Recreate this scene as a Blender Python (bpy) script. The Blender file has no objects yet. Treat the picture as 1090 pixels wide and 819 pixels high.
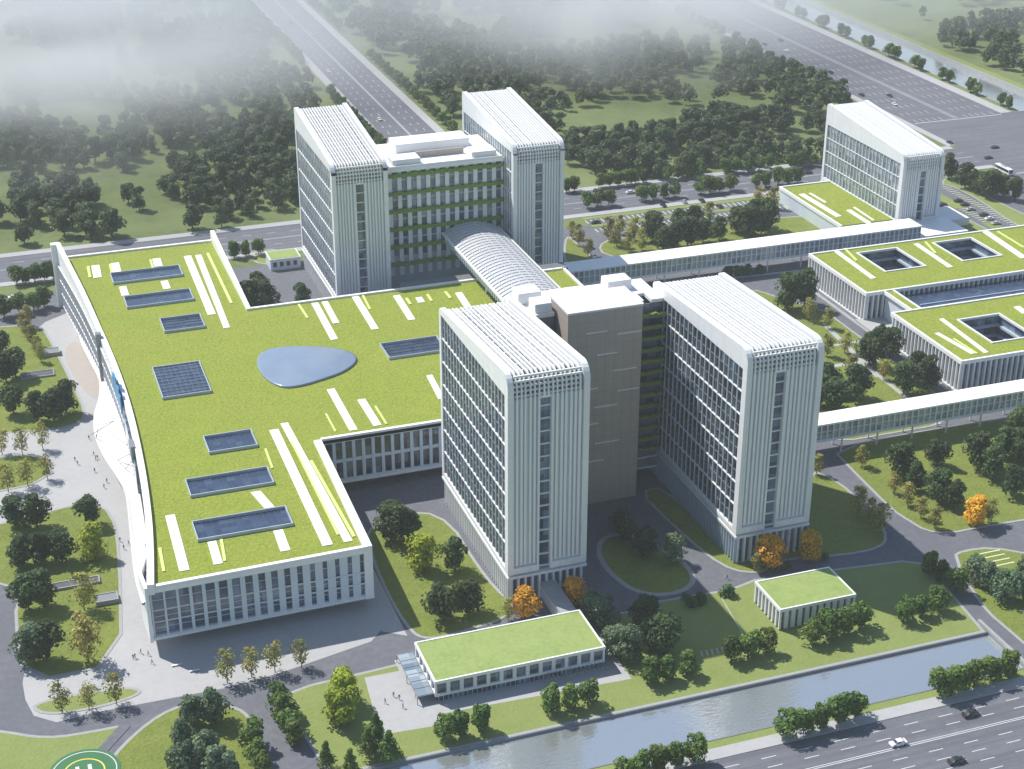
import bpy, bmesh, math, random
import numpy as np
from mathutils import Vector, noise
random.seed(11)
C = bpy.context.scene.collection
SC = bpy.context.scene
R = math.radians
# ---------------------------------------------------------------- camera, sky, sun, exposure
CAM_H, F, PITCH, YAW = 250.0, 1697.0, R(25.6), R(19.3)
cd = bpy.data.cameras.new('camera'); cam = bpy.data.objects.new('camera', cd); C.objects.link(cam)
cam.location = (0, 0, CAM_H); cam.rotation_euler = (math.pi/2 - PITCH, 0, -YAW)
cd.sensor_width = 36; cd.lens = 36*F/1090; cd.clip_start = 1; cd.clip_end = 12000
SC.camera = cam
SUN_EL, SUN_AZ = R(52), math.atan2(-.46, .60)      # compass angle of the sun from +Y towards +X
w = bpy.data.worlds.new('World'); SC.world = w; w.use_nodes = True
nt = w.node_tree; sky = nt.nodes.new('ShaderNodeTexSky'); sky.sky_type = 'NISHITA'; sky.sun_disc = False
sky.sun_elevation = SUN_EL; sky.sun_rotation = SUN_AZ; sky.air_density = 1.3; sky.dust_density = .6; sky.ozone_density = 3.0
nt.links.new(sky.outputs[0], nt.nodes['Background'].inputs[0]); nt.nodes['Background'].inputs[1].default_value = .11
sl = bpy.data.lights.new('sun', 'SUN'); sun = bpy.data.objects.new('sun', sl); C.objects.link(sun)
sl.energy = 5.0; sl.angle = R(.6); sl.color = (1, .955, .88)
sd = Vector((-.46, .60, .756*math.tan(SUN_EL)))
sun.rotation_euler = sd.to_track_quat('Z', 'Y').to_euler()
SC.view_settings.view_transform = 'Standard'; SC.view_settings.look = 'None'
SC.view_settings.exposure = 0.27; SC.view_settings.gamma = 1
SC.cycles.volume_bounces = 1

# the survey camera used to turn a surveyed sight line into a point of the ground (or of a roof z metres up)
_h = Vector((math.sin(YAW), math.cos(YAW), 0)); _F = _h*math.cos(PITCH) + Vector((0, 0, -math.sin(PITCH)))
_R = Vector((math.cos(YAW), -math.sin(YAW), 0)); _D = _F.cross(_R)
def G(x, y, z=0.0):
    d = _F + _R*((x-545)/F) + _D*((y-409.5)/F); t = (z-CAM_H)/d.z
    return (d.x*t, d.y*t)
def Gs(pts, z=0.0): return [G(x, y, z) for x, y in pts]

# ---------------------------------------------------------------- materials
def mat(name, col, rough=.6, metal=0, spec=.5, n=None, bump=None, trans=0):
    """n = list of (scale, amount, second colour); noise mixed into the base colour in world metres"""
    m = bpy.data.materials.new(name); m.use_nodes = True; t = m.node_tree; b = t.nodes['Principled BSDF']
    b.inputs['Roughness'].default_value = rough; b.inputs['Metallic'].default_value = metal
    b.inputs['Specular IOR Level'].default_value = spec
    b.inputs['Base Color'].default_value = (*col, 1)
    geo = t.nodes.new('ShaderNodeNewGeometry'); last = None
    for (sc, am, c2, *st) in (n or []):
        tx = t.nodes.new('ShaderNodeTexNoise'); tx.inputs['Scale'].default_value = sc; tx.inputs['Detail'].default_value = 5
        tx.inputs['Roughness'].default_value = .65
        if st:
            mp = t.nodes.new('ShaderNodeMapping'); mp.inputs['Scale'].default_value = st[0]
            t.links.new(geo.outputs['Position'], mp.inputs[0]); t.links.new(mp.outputs[0], tx.inputs['Vector'])
        else: t.links.new(geo.outputs['Position'], tx.inputs['Vector'])
        mr = t.nodes.new('ShaderNodeMapRange'); mr.inputs[1].default_value = .38; mr.inputs[2].default_value = .62
        mr.inputs[4].default_value = am; t.links.new(tx.outputs[0], mr.inputs[0])
        mx = t.nodes.new('ShaderNodeMix'); mx.data_type = 'RGBA'; t.links.new(mr.outputs[0], mx.inputs[0])
        if last: t.links.new(last, mx.inputs[6])
        else: mx.inputs[6].default_value = (*col, 1)
        mx.inputs[7].default_value = (*c2, 1); last = mx.outputs[2]
    if last: t.links.new(last, b.inputs['Base Color'])
    if bump:
        tx = t.nodes.new('ShaderNodeTexNoise'); tx.inputs['Scale'].default_value = bump[0]; tx.inputs['Detail'].default_value = 3
        t.links.new(geo.outputs['Position'], tx.inputs['Vector'])
        bp = t.nodes.new('ShaderNodeBump'); bp.inputs['Distance'].default_value = bump[1]; bp.inputs['Strength'].default_value = bump[2]
        t.links.new(tx.outputs[0], bp.inputs['Height']); t.links.new(bp.outputs[0], b.inputs['Normal'])
    return m
def glassy(name, dark, light, cell=(3.0, 3.0, 3.9), rough=.12, bias=.5):
    """window glass: each pane its own tone (rooms, blinds behind it), cell in metres of the world grid"""
    m = bpy.data.materials.new(name); m.use_nodes = True; t = m.node_tree; b = t.nodes['Principled BSDF']
    geo = t.nodes.new('ShaderNodeNewGeometry'); dv = t.nodes.new('ShaderNodeVectorMath'); dv.operation = 'DIVIDE'
    dv.inputs[1].default_value = cell; t.links.new(geo.outputs['Position'], dv.inputs[0])
    fl = t.nodes.new('ShaderNodeVectorMath'); fl.operation = 'FLOOR'; t.links.new(dv.outputs[0], fl.inputs[0])
    wn = t.nodes.new('ShaderNodeTexWhiteNoise'); t.links.new(fl.outputs[0], wn.inputs['Vector'])
    pw = t.nodes.new('ShaderNodeMath'); pw.operation = 'POWER'; pw.inputs[1].default_value = 1/bias
    t.links.new(wn.outputs['Value'], pw.inputs[0])
    mx = t.nodes.new('ShaderNodeMix'); mx.data_type = 'RGBA'; t.links.new(pw.outputs[0], mx.inputs[0])
    mx.inputs[6].default_value = (*dark, 1); mx.inputs[7].default_value = (*light, 1)
    t.links.new(mx.outputs[2], b.inputs['Base Color'])
    b.inputs['Roughness'].default_value = rough; b.inputs['Specular IOR Level'].default_value = .9
    return m
def foliage(name, c1, c2, c3=None):
    m = bpy.data.materials.new(name); m.use_nodes = True; t = m.node_tree; b = t.nodes['Principled BSDF']
    g = t.nodes.new('ShaderNodeNewGeometry'); oi = t.nodes.new('ShaderNodeObjectInfo')
    mx = t.nodes.new('ShaderNodeMix'); mx.data_type = 'RGBA'
    mx.inputs[6].default_value = (*c1, 1); mx.inputs[7].default_value = (*c2, 1)
    t.links.new(g.outputs['Random Per Island'], mx.inputs[0])
    mr = t.nodes.new('ShaderNodeMapRange'); mr.inputs[3].default_value = .72; mr.inputs[4].default_value = 1.3
    t.links.new(oi.outputs['Random'], mr.inputs[0])
    hs = t.nodes.new('ShaderNodeHueSaturation'); t.links.new(mx.outputs[2], hs.inputs['Color']); t.links.new(mr.outputs[0], hs.inputs['Value'])
    mh = t.nodes.new('ShaderNodeMapRange'); mh.inputs[3].default_value = .485; mh.inputs[4].default_value = .52
    wn = t.nodes.new('ShaderNodeTexWhiteNoise'); wn.noise_dimensions = '1D'; t.links.new(oi.outputs['Random'], wn.inputs['W'])
    t.links.new(wn.outputs['Value'], mh.inputs[0]); t.links.new(mh.outputs[0], hs.inputs['Hue'])
    t.links.new(hs.outputs[0], b.inputs['Base Color']); b.inputs['Roughness'].default_value = .7
    b.inputs['Specular IOR Level'].default_value = .25
    tr = t.nodes.new('ShaderNodeBsdfTranslucent'); t.links.new(hs.outputs[0], tr.inputs[0])
    ms = t.nodes.new('ShaderNodeMixShader'); ms.inputs[0].default_value = .22
    t.links.new(b.outputs[0], ms.inputs[1]); t.links.new(tr.outputs[0], ms.inputs[2])
    t.links.new(ms.outputs[0], t.nodes['Material Output'].inputs[0])
    return m
M = dict(
 white=mat('white_panel', (.78, .79, .80), .45, n=[(.25, .5, (.70, .715, .73)), (.8, .35, (.64, .655, .67), (1, 1, .08))]),
 vault=mat('grey_vault_metal', (.50, .51, .53), .45, n=[(.15, .5, (.42, .43, .45))]),
 canopy=mat('canopy_white_render', (.70, .69, .68), .6, n=[(.1, .5, (.64, .63, .63)), (1.2, .3, (.55, .54, .54), (.1, 1, .1))]),
 whiter=mat('white_roof_panel', (.82, .82, .81), .55, n=[(.12, .5, (.74, .75, .75))]),
 rib=mat('white_metal_rib', (.79, .80, .81), .4, n=[(.9, .4, (.68, .69, .70), (1, 1, .06)), (.06, .4, (.72, .735, .75))]),
 panel=mat('pale_backing_panel', (.60, .665, .72), .35, spec=.7, n=[(.1, .6, (.48, .55, .62)), (.4, .3, (.66, .71, .75))]),
 deck=mat('roof_deck', (.13, .14, .15), .8),
 bluewall=mat('pale_blue_wall', (.40, .47, .55), .4, n=[(.3, .5, (.34, .40, .46))]),
 core=mat('taupe_cladding', (.43, .37, .32), .6, n=[(.06, .6, (.37, .32, .28)), (.5, .3, (.46, .40, .35)), (.7, .35, (.35, .30, .265), (1, 1, .05))]),
 glass=glassy('window_glass', (.010, .018, .035), (.13, .175, .22), bias=.28),
 glassl=glassy('pale_curtain_glass', (.14, .19, .24), (.40, .45, .49), bias=.9, rough=.18),
 glassb=glassy('blue_window_glass', (.03, .055, .10), (.17, .23, .33), bias=.6),
 skyl=glassy('rooflight_glass', (.02, .035, .075), (.05, .075, .13), cell=(2.2, 2.2, 9), rough=.15),
 pond=mat('domed_rooflight_glass', (.17, .23, .32), .25, spec=.7, n=[(.03, .8, (.24, .30, .39))]),
 green=mat('green_roof_sedum', (.235, .29, .026), .95, n=[(.035, .8, (.285, .30, .035)), (.13, .85, (.15, .215, .014)), (.07, .45, (.255, .235, .05)), (.35, .6, (.15, .205, .014)), (.9, .8, (.32, .355, .04)), (1.7, .5, (.14, .20, .013))], bump=(1.2, .35, 1)),
 greenp=mat('pale_green_roof', (.25, .32, .09), .9, n=[(.15, .8, (.19, .27, .07)), (.8, .6, (.30, .36, .13))]),
 strip=mat('pale_roof_paving', (.80, .80, .76), .7, n=[(.5, .4, (.72, .73, .68))]),
 ystrip=mat('yellow_green_roof_strip', (.58, .66, .22), .8),
 grass=mat('lawn_grass', (.155, .195, .026), .95, n=[(.04, .8, (.215, .24, .045)), (.18, .75, (.105, .15, .018)), (.8, .6, (.22, .25, .05)), (1.8, .45, (.09, .13, .016))], bump=(1.2, .35, 1)),
 grassp=mat('mown_pale_grass', (.215, .26, .075), .95, n=[(.05, .8, (.165, .215, .05)), (.3, .5, (.235, .275, .085)), (1.2, .4, (.15, .19, .045))], bump=(1.2, .2, 1)),
 meadow=mat('meadow_grass', (.14, .18, .05), .95, n=[(.006, .8, (.17, .205, .075)), (.03, .8, (.075, .11, .032)), (.25, .7, (.145, .185, .06))]),
 road=mat('road_asphalt', (.135, .14, .165), .85, n=[(.04, .8, (.17, .175, .20)), (.4, .6, (.105, .11, .13)), (1.5, .4, (.15, .155, .18)), (.5, .6, (.075, .078, .095), (.03, 1, 1))]),
 drive=mat('campus_asphalt', (.12, .125, .15), .85, n=[(.05, .8, (.155, .16, .185)), (.5, .7, (.09, .095, .115)), (1.6, .4, (.12, .125, .14))]),
 pave=mat('pale_paving', (.37, .37, .375), .8, n=[(.05, .6, (.32, .325, .34)), (.5, .5, (.41, .405, .40))]),
 patch_brown=mat('warm_brown_patch', (.38, .335, .30), .8, n=[(.2, .4, (.33, .30, .27))]),
 kerb=mat('kerb_concrete', (.33, .335, .335), .85, n=[(.5, .5, (.26, .27, .275))]),
 paint=mat('road_paint', (.62, .63, .62), .7, n=[(1.5, .5, (.45, .46, .46))]),
 bay=mat('parking_bay_paint', (.55, .60, .38), .8),
 dark=mat('dark_stone', (.06, .065, .075), .6, n=[(.5, .5, (.09, .095, .105))]),
 grey=mat('grey_metal', (.22, .24, .26), .45, metal=.3),
 bark=mat('tree_bark', (.10, .075, .05), .9, n=[(2, .6, (.06, .045, .03))]),
 hgreen=mat('helipad_green', (.02, .13, .04), .7, n=[(.4, .4, (.03, .16, .06))]),
 yel=mat('helipad_yellow', (.70, .58, .08), .6),
 blue=mat('blue_facade_screen', (.03, .22, .50), .3, n=[(.15, .6, (.10, .42, .70))]),
 planter=mat('planter_green', (.10, .20, .015), .9, n=[(1.2, .8, (.22, .34, .04))], bump=(3, .3, .6)),
 rubber=mat('tyre_rubber', (.02, .02, .02), .8), chrome=mat('wheel_rim', (.5, .5, .52), .3, metal=.8),
 carglass=mat('car_window', (.02, .025, .03), .1, spec=.9), lamp=mat('headlight_glass', (.7, .7, .68), .2),
 red=mat('tail_light_red', (.45, .02, .02), .3),
 pblack=mat('car_paint_black', (.018, .02, .025), .2, spec=.8), pwhite=mat('car_paint_white', (.75, .76, .77), .25, spec=.8),
 psilver=mat('car_paint_silver', (.45, .48, .48), .25, metal=.4), pgreen=mat('car_paint_pale_green', (.42, .48, .38), .3),
 skin=mat('skin', (.45, .28, .2), .6), hair=mat('dark_hair', (.03, .02, .015), .7),
 cloth1=mat('dark_clothes', (.05, .055, .07), .9), cloth2=mat('grey_clothes', (.22, .23, .25), .9), trousers=mat('dark_trousers', (.035, .04, .055), .9),
)
M['f_dark'] = foliage('leaves_dark_green', (.026, .05, .018), (.09, .14, .045))
M['f_mid'] = foliage('leaves_mid_green', (.05, .095, .03), (.11, .18, .06))
M['f_grey'] = foliage('leaves_grey_green', (.065, .11, .055), (.18, .25, .14))
M['f_bright'] = foliage('leaves_yellow_green', (.20, .27, .015), (.46, .50, .04))
M['f_olive'] = foliage('leaves_olive_autumn', (.17, .16, .035), (.40, .36, .09))
M['f_orange'] = foliage('leaves_orange', (.50, .21, .012), (.78, .46, .03))
M['f_street'] = foliage('leaves_street_tree', (.045, .09, .018), (.14, .22, .04))
M['f_wood'] = foliage('leaves_woodland', (.04, .07, .03), (.115, .165, .07))
# water
m = bpy.data.materials.new('canal_water'); m.use_nodes = True; t = m.node_tree; b = t.nodes['Principled BSDF']
b.inputs['Base Color'].default_value = (.58, .61, .62, 1); b.inputs['Roughness'].default_value = .04; b.inputs['Metallic'].default_value = .72; b.inputs['Specular IOR Level'].default_value = 1.0
b.inputs['IOR'].default_value = 1.7
geo = t.nodes.new('ShaderNodeNewGeometry'); mp = t.nodes.new('ShaderNodeMapping'); mp.inputs['Scale'].default_value = (.35, 1.1, 1); mp.inputs['Rotation'].default_value = (0, 0, .35)
tx = t.nodes.new('ShaderNodeTexNoise'); tx.inputs['Scale'].default_value = 1.1; tx.inputs['Detail'].default_value = 4
t.links.new(geo.outputs['Position'], mp.inputs[0]); t.links.new(mp.outputs[0], tx.inputs['Vector'])
bp = t.nodes.new('ShaderNodeBump'); bp.inputs['Distance'].default_value = .10; bp.inputs['Strength'].default_value = .7
t.links.new(tx.outputs[0], bp.inputs['Height']); t.links.new(bp.outputs[0], b.inputs['Normal']); M['water'] = m


def joints(m, wx_, wz_, dark):
    """thin joints between cladding panels, laid out in metres on the wall"""
    t = m.node_tree; b = t.nodes['Principled BSDF']; src = b.inputs['Base Color'].links[0].from_socket
    geo = t.nodes.new('ShaderNodeNewGeometry'); sx = t.nodes.new('ShaderNodeSeparateXYZ'); t.links.new(geo.outputs['Position'], sx.inputs[0])
    ad = t.nodes.new('ShaderNodeMath'); ad.operation = 'ADD'; t.links.new(sx.outputs[0], ad.inputs[0]); t.links.new(sx.outputs[1], ad.inputs[1])
    last = None
    for sock, wd in ((ad.outputs[0], wx_), (sx.outputs[2], wz_)):
        dv = t.nodes.new('ShaderNodeMath'); dv.operation = 'DIVIDE'; dv.inputs[1].default_value = wd; t.links.new(sock, dv.inputs[0])
        fr = t.nodes.new('ShaderNodeMath'); fr.operation = 'FRACT'; t.links.new(dv.outputs[0], fr.inputs[0])
        lt = t.nodes.new('ShaderNodeMath'); lt.operation = 'LESS_THAN'; lt.inputs[1].default_value = .14/wd; t.links.new(fr.outputs[0], lt.inputs[0])
        if last: 
            mx = t.nodes.new('ShaderNodeMath'); mx.operation = 'MAXIMUM'; t.links.new(last, mx.inputs[0]); t.links.new(lt.outputs[0], mx.inputs[1]); last = mx.outputs[0]
        else: last = lt.outputs[0]
    ml = t.nodes.new('ShaderNodeMath'); ml.operation = 'MULTIPLY'; ml.inputs[1].default_value = dark; t.links.new(last, ml.inputs[0])
    mc = t.nodes.new('ShaderNodeMix'); mc.data_type = 'RGBA'; t.links.new(ml.outputs[0], mc.inputs[0]); t.links.new(src, mc.inputs[6]); mc.inputs[7].default_value = (.1, .09, .08, 1)
    t.links.new(mc.outputs[2], b.inputs['Base Color'])
joints(M['core'], 3.0, 3.87, .35); joints(M['white'], 4.4, 3.9, .14)
# ---------------------------------------------------------------- mesh helpers
class MB:
    def __init__(s): s.v = []; s.f = []; s.m = []
    def add(s, vs, fs, mi=0):
        o = len(s.v); s.v += vs; s.f += [[i+o for i in f] for f in fs]; s.m += [mi]*len(fs); return s
    def box(s, x0, x1, y0, y1, z0, z1, mi=0):
        v = [(x, y, z) for z in (z0, z1) for y in (y0, y1) for x in (x0, x1)]
        return s.add(v, [(0,2,3,1),(4,5,7,6),(0,1,5,4),(1,3,7,5),(3,2,6,7),(2,0,4,6)], mi)
    def prism(s, poly, z0, z1, mi=0):
        """extrude a ground outline upward"""
        if area(poly) < 0: poly = poly[::-1]
        n = len(poly); v = [(x, y, z0) for x, y in poly] + [(x, y, z1) for x, y in poly]
        return s.add(v, [tuple(range(n))[::-1], tuple(range(n, 2*n))] + [(i, (i+1) % n, (i+1) % n+n, i+n) for i in range(n)], mi)
    def prismx(s, poly, x0, x1, mi=0):
        """extrude a (y, z) outline along x"""
        if area(poly) < 0: poly = poly[::-1]
        n = len(poly); v = [(x0, y, z) for y, z in poly] + [(x1, y, z) for y, z in poly]
        return s.add(v, [tuple(range(n))[::-1], tuple(range(n, 2*n))] + [(i, (i+1) % n, (i+1) % n+n, i+n) for i in range(n)], mi)
    def prismy(s, poly, y0, y1, mi=0):
        if area(poly) > 0: poly = poly[::-1]
        n = len(poly); v = [(x, y0, z) for x, z in poly] + [(x, y1, z) for x, z in poly]
        return s.add(v, [tuple(range(n))[::-1], tuple(range(n, 2*n))] + [(i, (i+1) % n, (i+1) % n+n, i+n) for i in range(n)], mi)
    def sheet(s, poly, z, mi=0):
        if area(poly) < 0: poly = poly[::-1]
        return s.add([(x, y, z) for x, y in poly], [tuple(range(len(poly)))], mi)
    def tube(s, p, q, r0, r1, n=7, mi=0):
        p, q = Vector(p), Vector(q); d = (q-p).normalized(); a = d.orthogonal().normalized(); b = d.cross(a); v = []
        for c, r in ((p, r0), (q, r1)):
            v += [tuple(c + a*r*math.cos(2*math.pi*i/n) + b*r*math.sin(2*math.pi*i/n)) for i in range(n)]
        return s.add(v, [(i, (i+1) % n, (i+1) % n+n, i+n) for i in range(n)] + [tuple(range(n))[::-1], tuple(range(n, 2*n))], mi)
    def merge(s, o):
        k = len(s.v); s.v += o.v; s.f += [[i+k for i in f] for f in o.f]; s.m += o.m; return s
    def mesh(s, name, mats):
        me = bpy.data.meshes.new(name); me.from_pydata(s.v, [], s.f)
        for q in (mats if isinstance(mats, (list, tuple)) else [mats]): me.materials.append(M[q] if isinstance(q, str) else q)
        if any(s.m): me.polygons.foreach_set('material_index', s.m)
        me.update(); return me
    def build(s, name, mats, parent=None, **kw):
        o = bpy.data.objects.new(name, s.mesh(name, mats)); C.objects.link(o)
        if parent: o.parent = parent; 
        if parent and parent.location.length > 0: o.location = -parent.location
        for k, v in kw.items(): o[k] = v
        return o
def area(p): return sum(p[i][0]*p[(i+1) % len(p)][1] - p[(i+1) % len(p)][0]*p[i][1] for i in range(len(p)))
def bx(*a): return MB().box(*a)
def bevel(o, wd=.35, seg=2):
    md = o.modifiers.new('bevel', 'BEVEL'); md.width = wd; md.segments = seg; md.limit_method = 'ANGLE'; md.angle_limit = R(50); return o
def tag(o, label, cat, group=None):
    o['label'] = label; o['category'] = cat
    if group: o['group'] = group
    return o
def thing(name, label, cat, loc=(0, 0, 0), rz=0, group=None):
    o = bpy.data.objects.new(name, None); C.objects.link(o); o.location = loc; o.rotation_euler = (0, 0, rz)
    o.empty_display_size = .1; return tag(o, label, cat, group)
def ground(name, mb, mats, kind='structure'): return mb.build(name, mats, None, kind=kind)
def many(name, items, mats, parent, cap=96):
    """repeated parts of one thing: the ones that show largest are parts, what is past the cap is one 'stuff' part"""
    def near(mb):
        v = mb.v[0]; return (v[0])**2 + (v[1])**2 + (v[2]-CAM_H)**2
    items = sorted(items, key=near)
    for it in items[:cap]: it.build(name, mats, parent)
    if len(items) > cap:
        r = MB()
        for it in items[cap:]: r.merge(it)
        r.build(name, mats, parent, kind='stuff')
def ringx(name, polys, x0, x1, mats, parent, bev=.35):
    """(y, z) polygons that share corners become one solid between x0 and x1"""
    bm = bmesh.new(); cache = {}
    def vert(p):
        k = (round(p[0], 3), round(p[1], 3))
        if k not in cache: cache[k] = bm.verts.new((x0, k[0], k[1]))
        return cache[k]
    for p in polys:
        if area(p) > 0: p = p[::-1]
        bm.faces.new([vert(q) for q in p])
    r = bmesh.ops.extrude_face_region(bm, geom=bm.faces[:])
    for v in [g for g in r['geom'] if isinstance(g, bmesh.types.BMVert)]: v.co.x = x1
    bmesh.ops.recalc_face_normals(bm, faces=bm.faces)
    me = bpy.data.meshes.new(name); bm.to_mesh(me); bm.free(); me.materials.append(M[mats])
    o = bpy.data.objects.new(name, me); C.objects.link(o); o.parent = parent
    if bev: bevel(o, bev)
    return o
def gridsolid(xs, ys, solid, z0, z1, mi=0):
    """a slab with real openings, from a grid of filled cells"""
    mb = MB(); nx, ny = len(xs)-1, len(ys)-1
    ok = lambda i, j: 0 <= i < nx and 0 <= j < ny and solid(i, j)
    for i in range(nx):
        for j in range(ny):
            if not ok(i, j): continue
            a, b, c, d = xs[i], xs[i+1], ys[j], ys[j+1]
            mb.add([(a,c,z1),(b,c,z1),(b,d,z1),(a,d,z1)], [(0,1,2,3)], mi); mb.add([(a,c,z0),(b,c,z0),(b,d,z0),(a,d,z0)], [(3,2,1,0)], mi)
            for (p, q, di, dj) in (((a,c),(b,c),0,-1),((b,c),(b,d),1,0),((b,d),(a,d),0,1),((a,d),(a,c),-1,0)):
                if not ok(i+di, j+dj): mb.add([(*p,z0),(*q,z0),(*q,z1),(*p,z1)], [(0,1,2,3)], mi)
    return mb
def smooth(pts, it=2):
    for _ in range(it):
        n = len(pts); q = []
        for i in range(n):
            a, b = pts[i], pts[(i+1) % n]
            q += [(.75*a[0]+.25*b[0], .75*a[1]+.25*b[1]), (.25*a[0]+.75*b[0], .25*a[1]+.75*b[1])]
        pts = q
    return pts
def inset(p, d):
    if area(p) < 0: p = p[::-1]
    n = len(p); out = []
    for i in range(n):
        a, b, c = Vector(p[i-1]), Vector(p[i]), Vector(p[(i+1) % n])
        e1 = (b-a).normalized(); e2 = (c-b).normalized(); n1 = Vector((-e1.y, e1.x)); n2 = Vector((-e2.y, e2.x))
        m_ = (n1+n2); m_ = m_.normalized() if m_.length > 1e-4 else n1
        out.append(tuple(b + m_*d/max(.5, m_.dot(n1))))
    return out
LAWNS = []
def island(pts, mtl='grass', px=True, sm=2, kw=.9, h=.13):
    p = Gs(pts) if px else pts
    if area(p) < 0: p = p[::-1]
    p = smooth(p, sm); LAWNS.append(p)
    q = inset(p, kw); n = len(p)
    k = MB(); v = [(x, y, 0) for x, y in p] + [(x, y, h) for x, y in p] + [(x, y, h) for x, y in q]
    k.add(v, [(i, (i+1) % n, (i+1) % n+n, i+n) for i in range(n)] + [(i+n, (i+1) % n+n, (i+1) % n+2*n, i+2*n) for i in range(n)])
    ground('kerb', k, 'kerb')
    ground('lawn', MB().sheet(q, h+.004), mtl)

# ---------------------------------------------------------------- ground, roads, water
CX0, CX1, CY0, CY1 = 75, 243.5, 283.8, 301.0        # canal basin
S_ = MB()
big = [(-3500, -600), (4500, -600), (4500, 6500), (-3500, 6500)]
# the ground sheet is cut round the canal and the far canal, so that the water can lie below it
xs = [-3500, -40, CX0-60, CX1, 561.5, 590.5, 4500]; ys = [-600, CY0, CY1, 735, 5200, 6500]
def gsolid(i, j):
    if j == 1 and 1 <= i <= 2: return False
    if j == 3 and i == 4: return False
    return True
gg = MB()
for i in range(len(xs)-1):
    for j in range(len(ys)-1):
        if gsolid(i, j): gg.add([(xs[i],ys[j],0),(xs[i+1],ys[j],0),(xs[i+1],ys[j+1],0),(xs[i],ys[j+1],0)], [(0,1,2,3)])
ground('ground', gg, 'meadow')
ground('canal_water', MB().box(-40, CX1, CY0, CY1, -4, -.7), 'water')
ground('canal_wall', MB().box(-40, CX1, CY0-.4, CY0, -4, .1).box(-40, CX1, CY1, CY1+.35, -4, .1).box(CX1, CX1+.6, CY0-.4, CY1+.35, -4, .1), 'grey')
ground('far_canal_water', MB().box(561.5, 590.5, 735, 5200, -4, -2), 'water')
ground('far_canal_wall', MB().box(560.7, 561.5, 735, 5200, -4, .2).box(590.5, 591.3, 735, 5200, -4, .2).box(560.7, 591.3, 734.2, 735, -4, .2), 'kerb')
# campus base: one asphalt sheet with raised islands
ground('campus_drive', MB().sheet([(-60, 302.5), (260, 302.5), (262, 330), (600, 330), (600, 640), (-60, 640)], .01), 'drive')
ground('bridge_road', MB().box(244.4, 258, 276.5, 303, .0, .05), 'drive')
ground('bridge_parapet', MB().box(243.5, 244.4, 280, 306, 0, 1.0).box(258, 258.9, 280, 306, 0, 1.0), 'kerb')
# boulevard at the bottom right and the boulevards behind
ground('boulevard', MB().sheet([(-200, 225), (900, 225), (900, 276.6), (-200, 276.6)], .02), 'road')
ground('pavement', MB().box(-200, 243, 276.6, 280.6, 0, .14).box(259, 900, 276.6, 280.6, 0, .14), 'pave')
ground('verge', MB().box(-200, 243, 280.6, 283.2, 0, .12).box(259, 900, 280.6, 296, 0, .12), 'grassp')
ground('cross_road', MB().sheet([(-400, 656), (490, 656), (490, 686), (-400, 686)], .012), 'road')
ground('pavement', MB().box(-400, 205, 686, 691, 0, .14).box(243, 486, 686, 691, 0, .14).box(-400, 488, 651.5, 656, 0, .14), 'pave')
ground('west_avenue', MB().sheet([(209, 686), (238, 686), (238, 3500), (209, 3500)], .016), 'road')
ground('pavement', MB().box(204, 209, 691, 3500, 0, .14).box(238, 243, 691, 3500, 0, .14), 'pave')
ground('highway', MB().sheet([(490, 225), (549, 225), (549, 3500), (490, 3500)], .024), 'road')
ground('pavement', MB().box(485.5, 490, 691, 3500, 0, .14).box(549, 556, 735, 3500, 0, .14).box(549, 556, 300, 640, 0, .14), 'pave')
ground('highway_junction', MB().sheet([(545, 640), (1200, 640), (1200, 735), (545, 735)], .028), 'road')
ground('far_bank', MB().box(591.3, 597, 735, 3500, 0, .1), 'grassp')
lm = MB()
def dash(x0, y0, x1, y1, L=4, gap=6, w_=.22, z=.04):
    d = math.hypot(x1-x0, y1-y0); ux, uy = (x1-x0)/d, (y1-y0)/d; s = 0
    while s < d:
        e = min(s+L, d); a = (x0+ux*s, y0+uy*s); b_ = (x0+ux*e, y0+uy*e)
        lm.sheet([(a[0]-uy*w_/2, a[1]+ux*w_/2), (a[0]+uy*w_/2, a[1]-ux*w_/2), (b_[0]+uy*w_/2, b_[1]-ux*w_/2), (b_[0]-uy*w_/2, b_[1]+ux*w_/2)], z)
        s += L+gap
for y in (273.2, 269.8): dash(60, y, 420, y)
for y in (266.2, 265.6): dash(60, y, 420, y, 999, 0)
for y in (262, 258.6, 255, 251.5): dash(60, y, 420, y)
for y in (663.5, 678.5): dash(-100, y, 488, y, 4, 7, .25)
for y in (670.7, 671.3): dash(-100, y, 488, y, 999, 0, .2)
for x in (213.5, 217.7, 229.3, 233.6): dash(x, 690, x, 1500, 4, 8, .3)
for x in (223.2, 224): dash(x, 690, x, 1500, 999, 0, .3)
for x in (495, 499, 503, 507, 511, 527, 531, 535, 539, 544): dash(x, 735, x, 1500, 5, 9, .28, .044)
for x in (518.6, 520.4): dash(x, 735, x, 1500, 999, 0, .35, .044)
for x in (495, 499, 503, 507, 511, 527, 531, 535, 539, 544): dash(x, 520, x, 636, 5, 9, .28, .044)
dash(492, 640, 548, 640, 99, 0, .6, .046); dash(492, 733, 548, 733, 99, 0, .6, .046)
for y in (655, 665, 675, 700, 710, 720): dash(560, y, 900, y, 5, 8, .3, .044)
lm.build('road_marking', 'paint', None, kind='structure')

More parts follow.
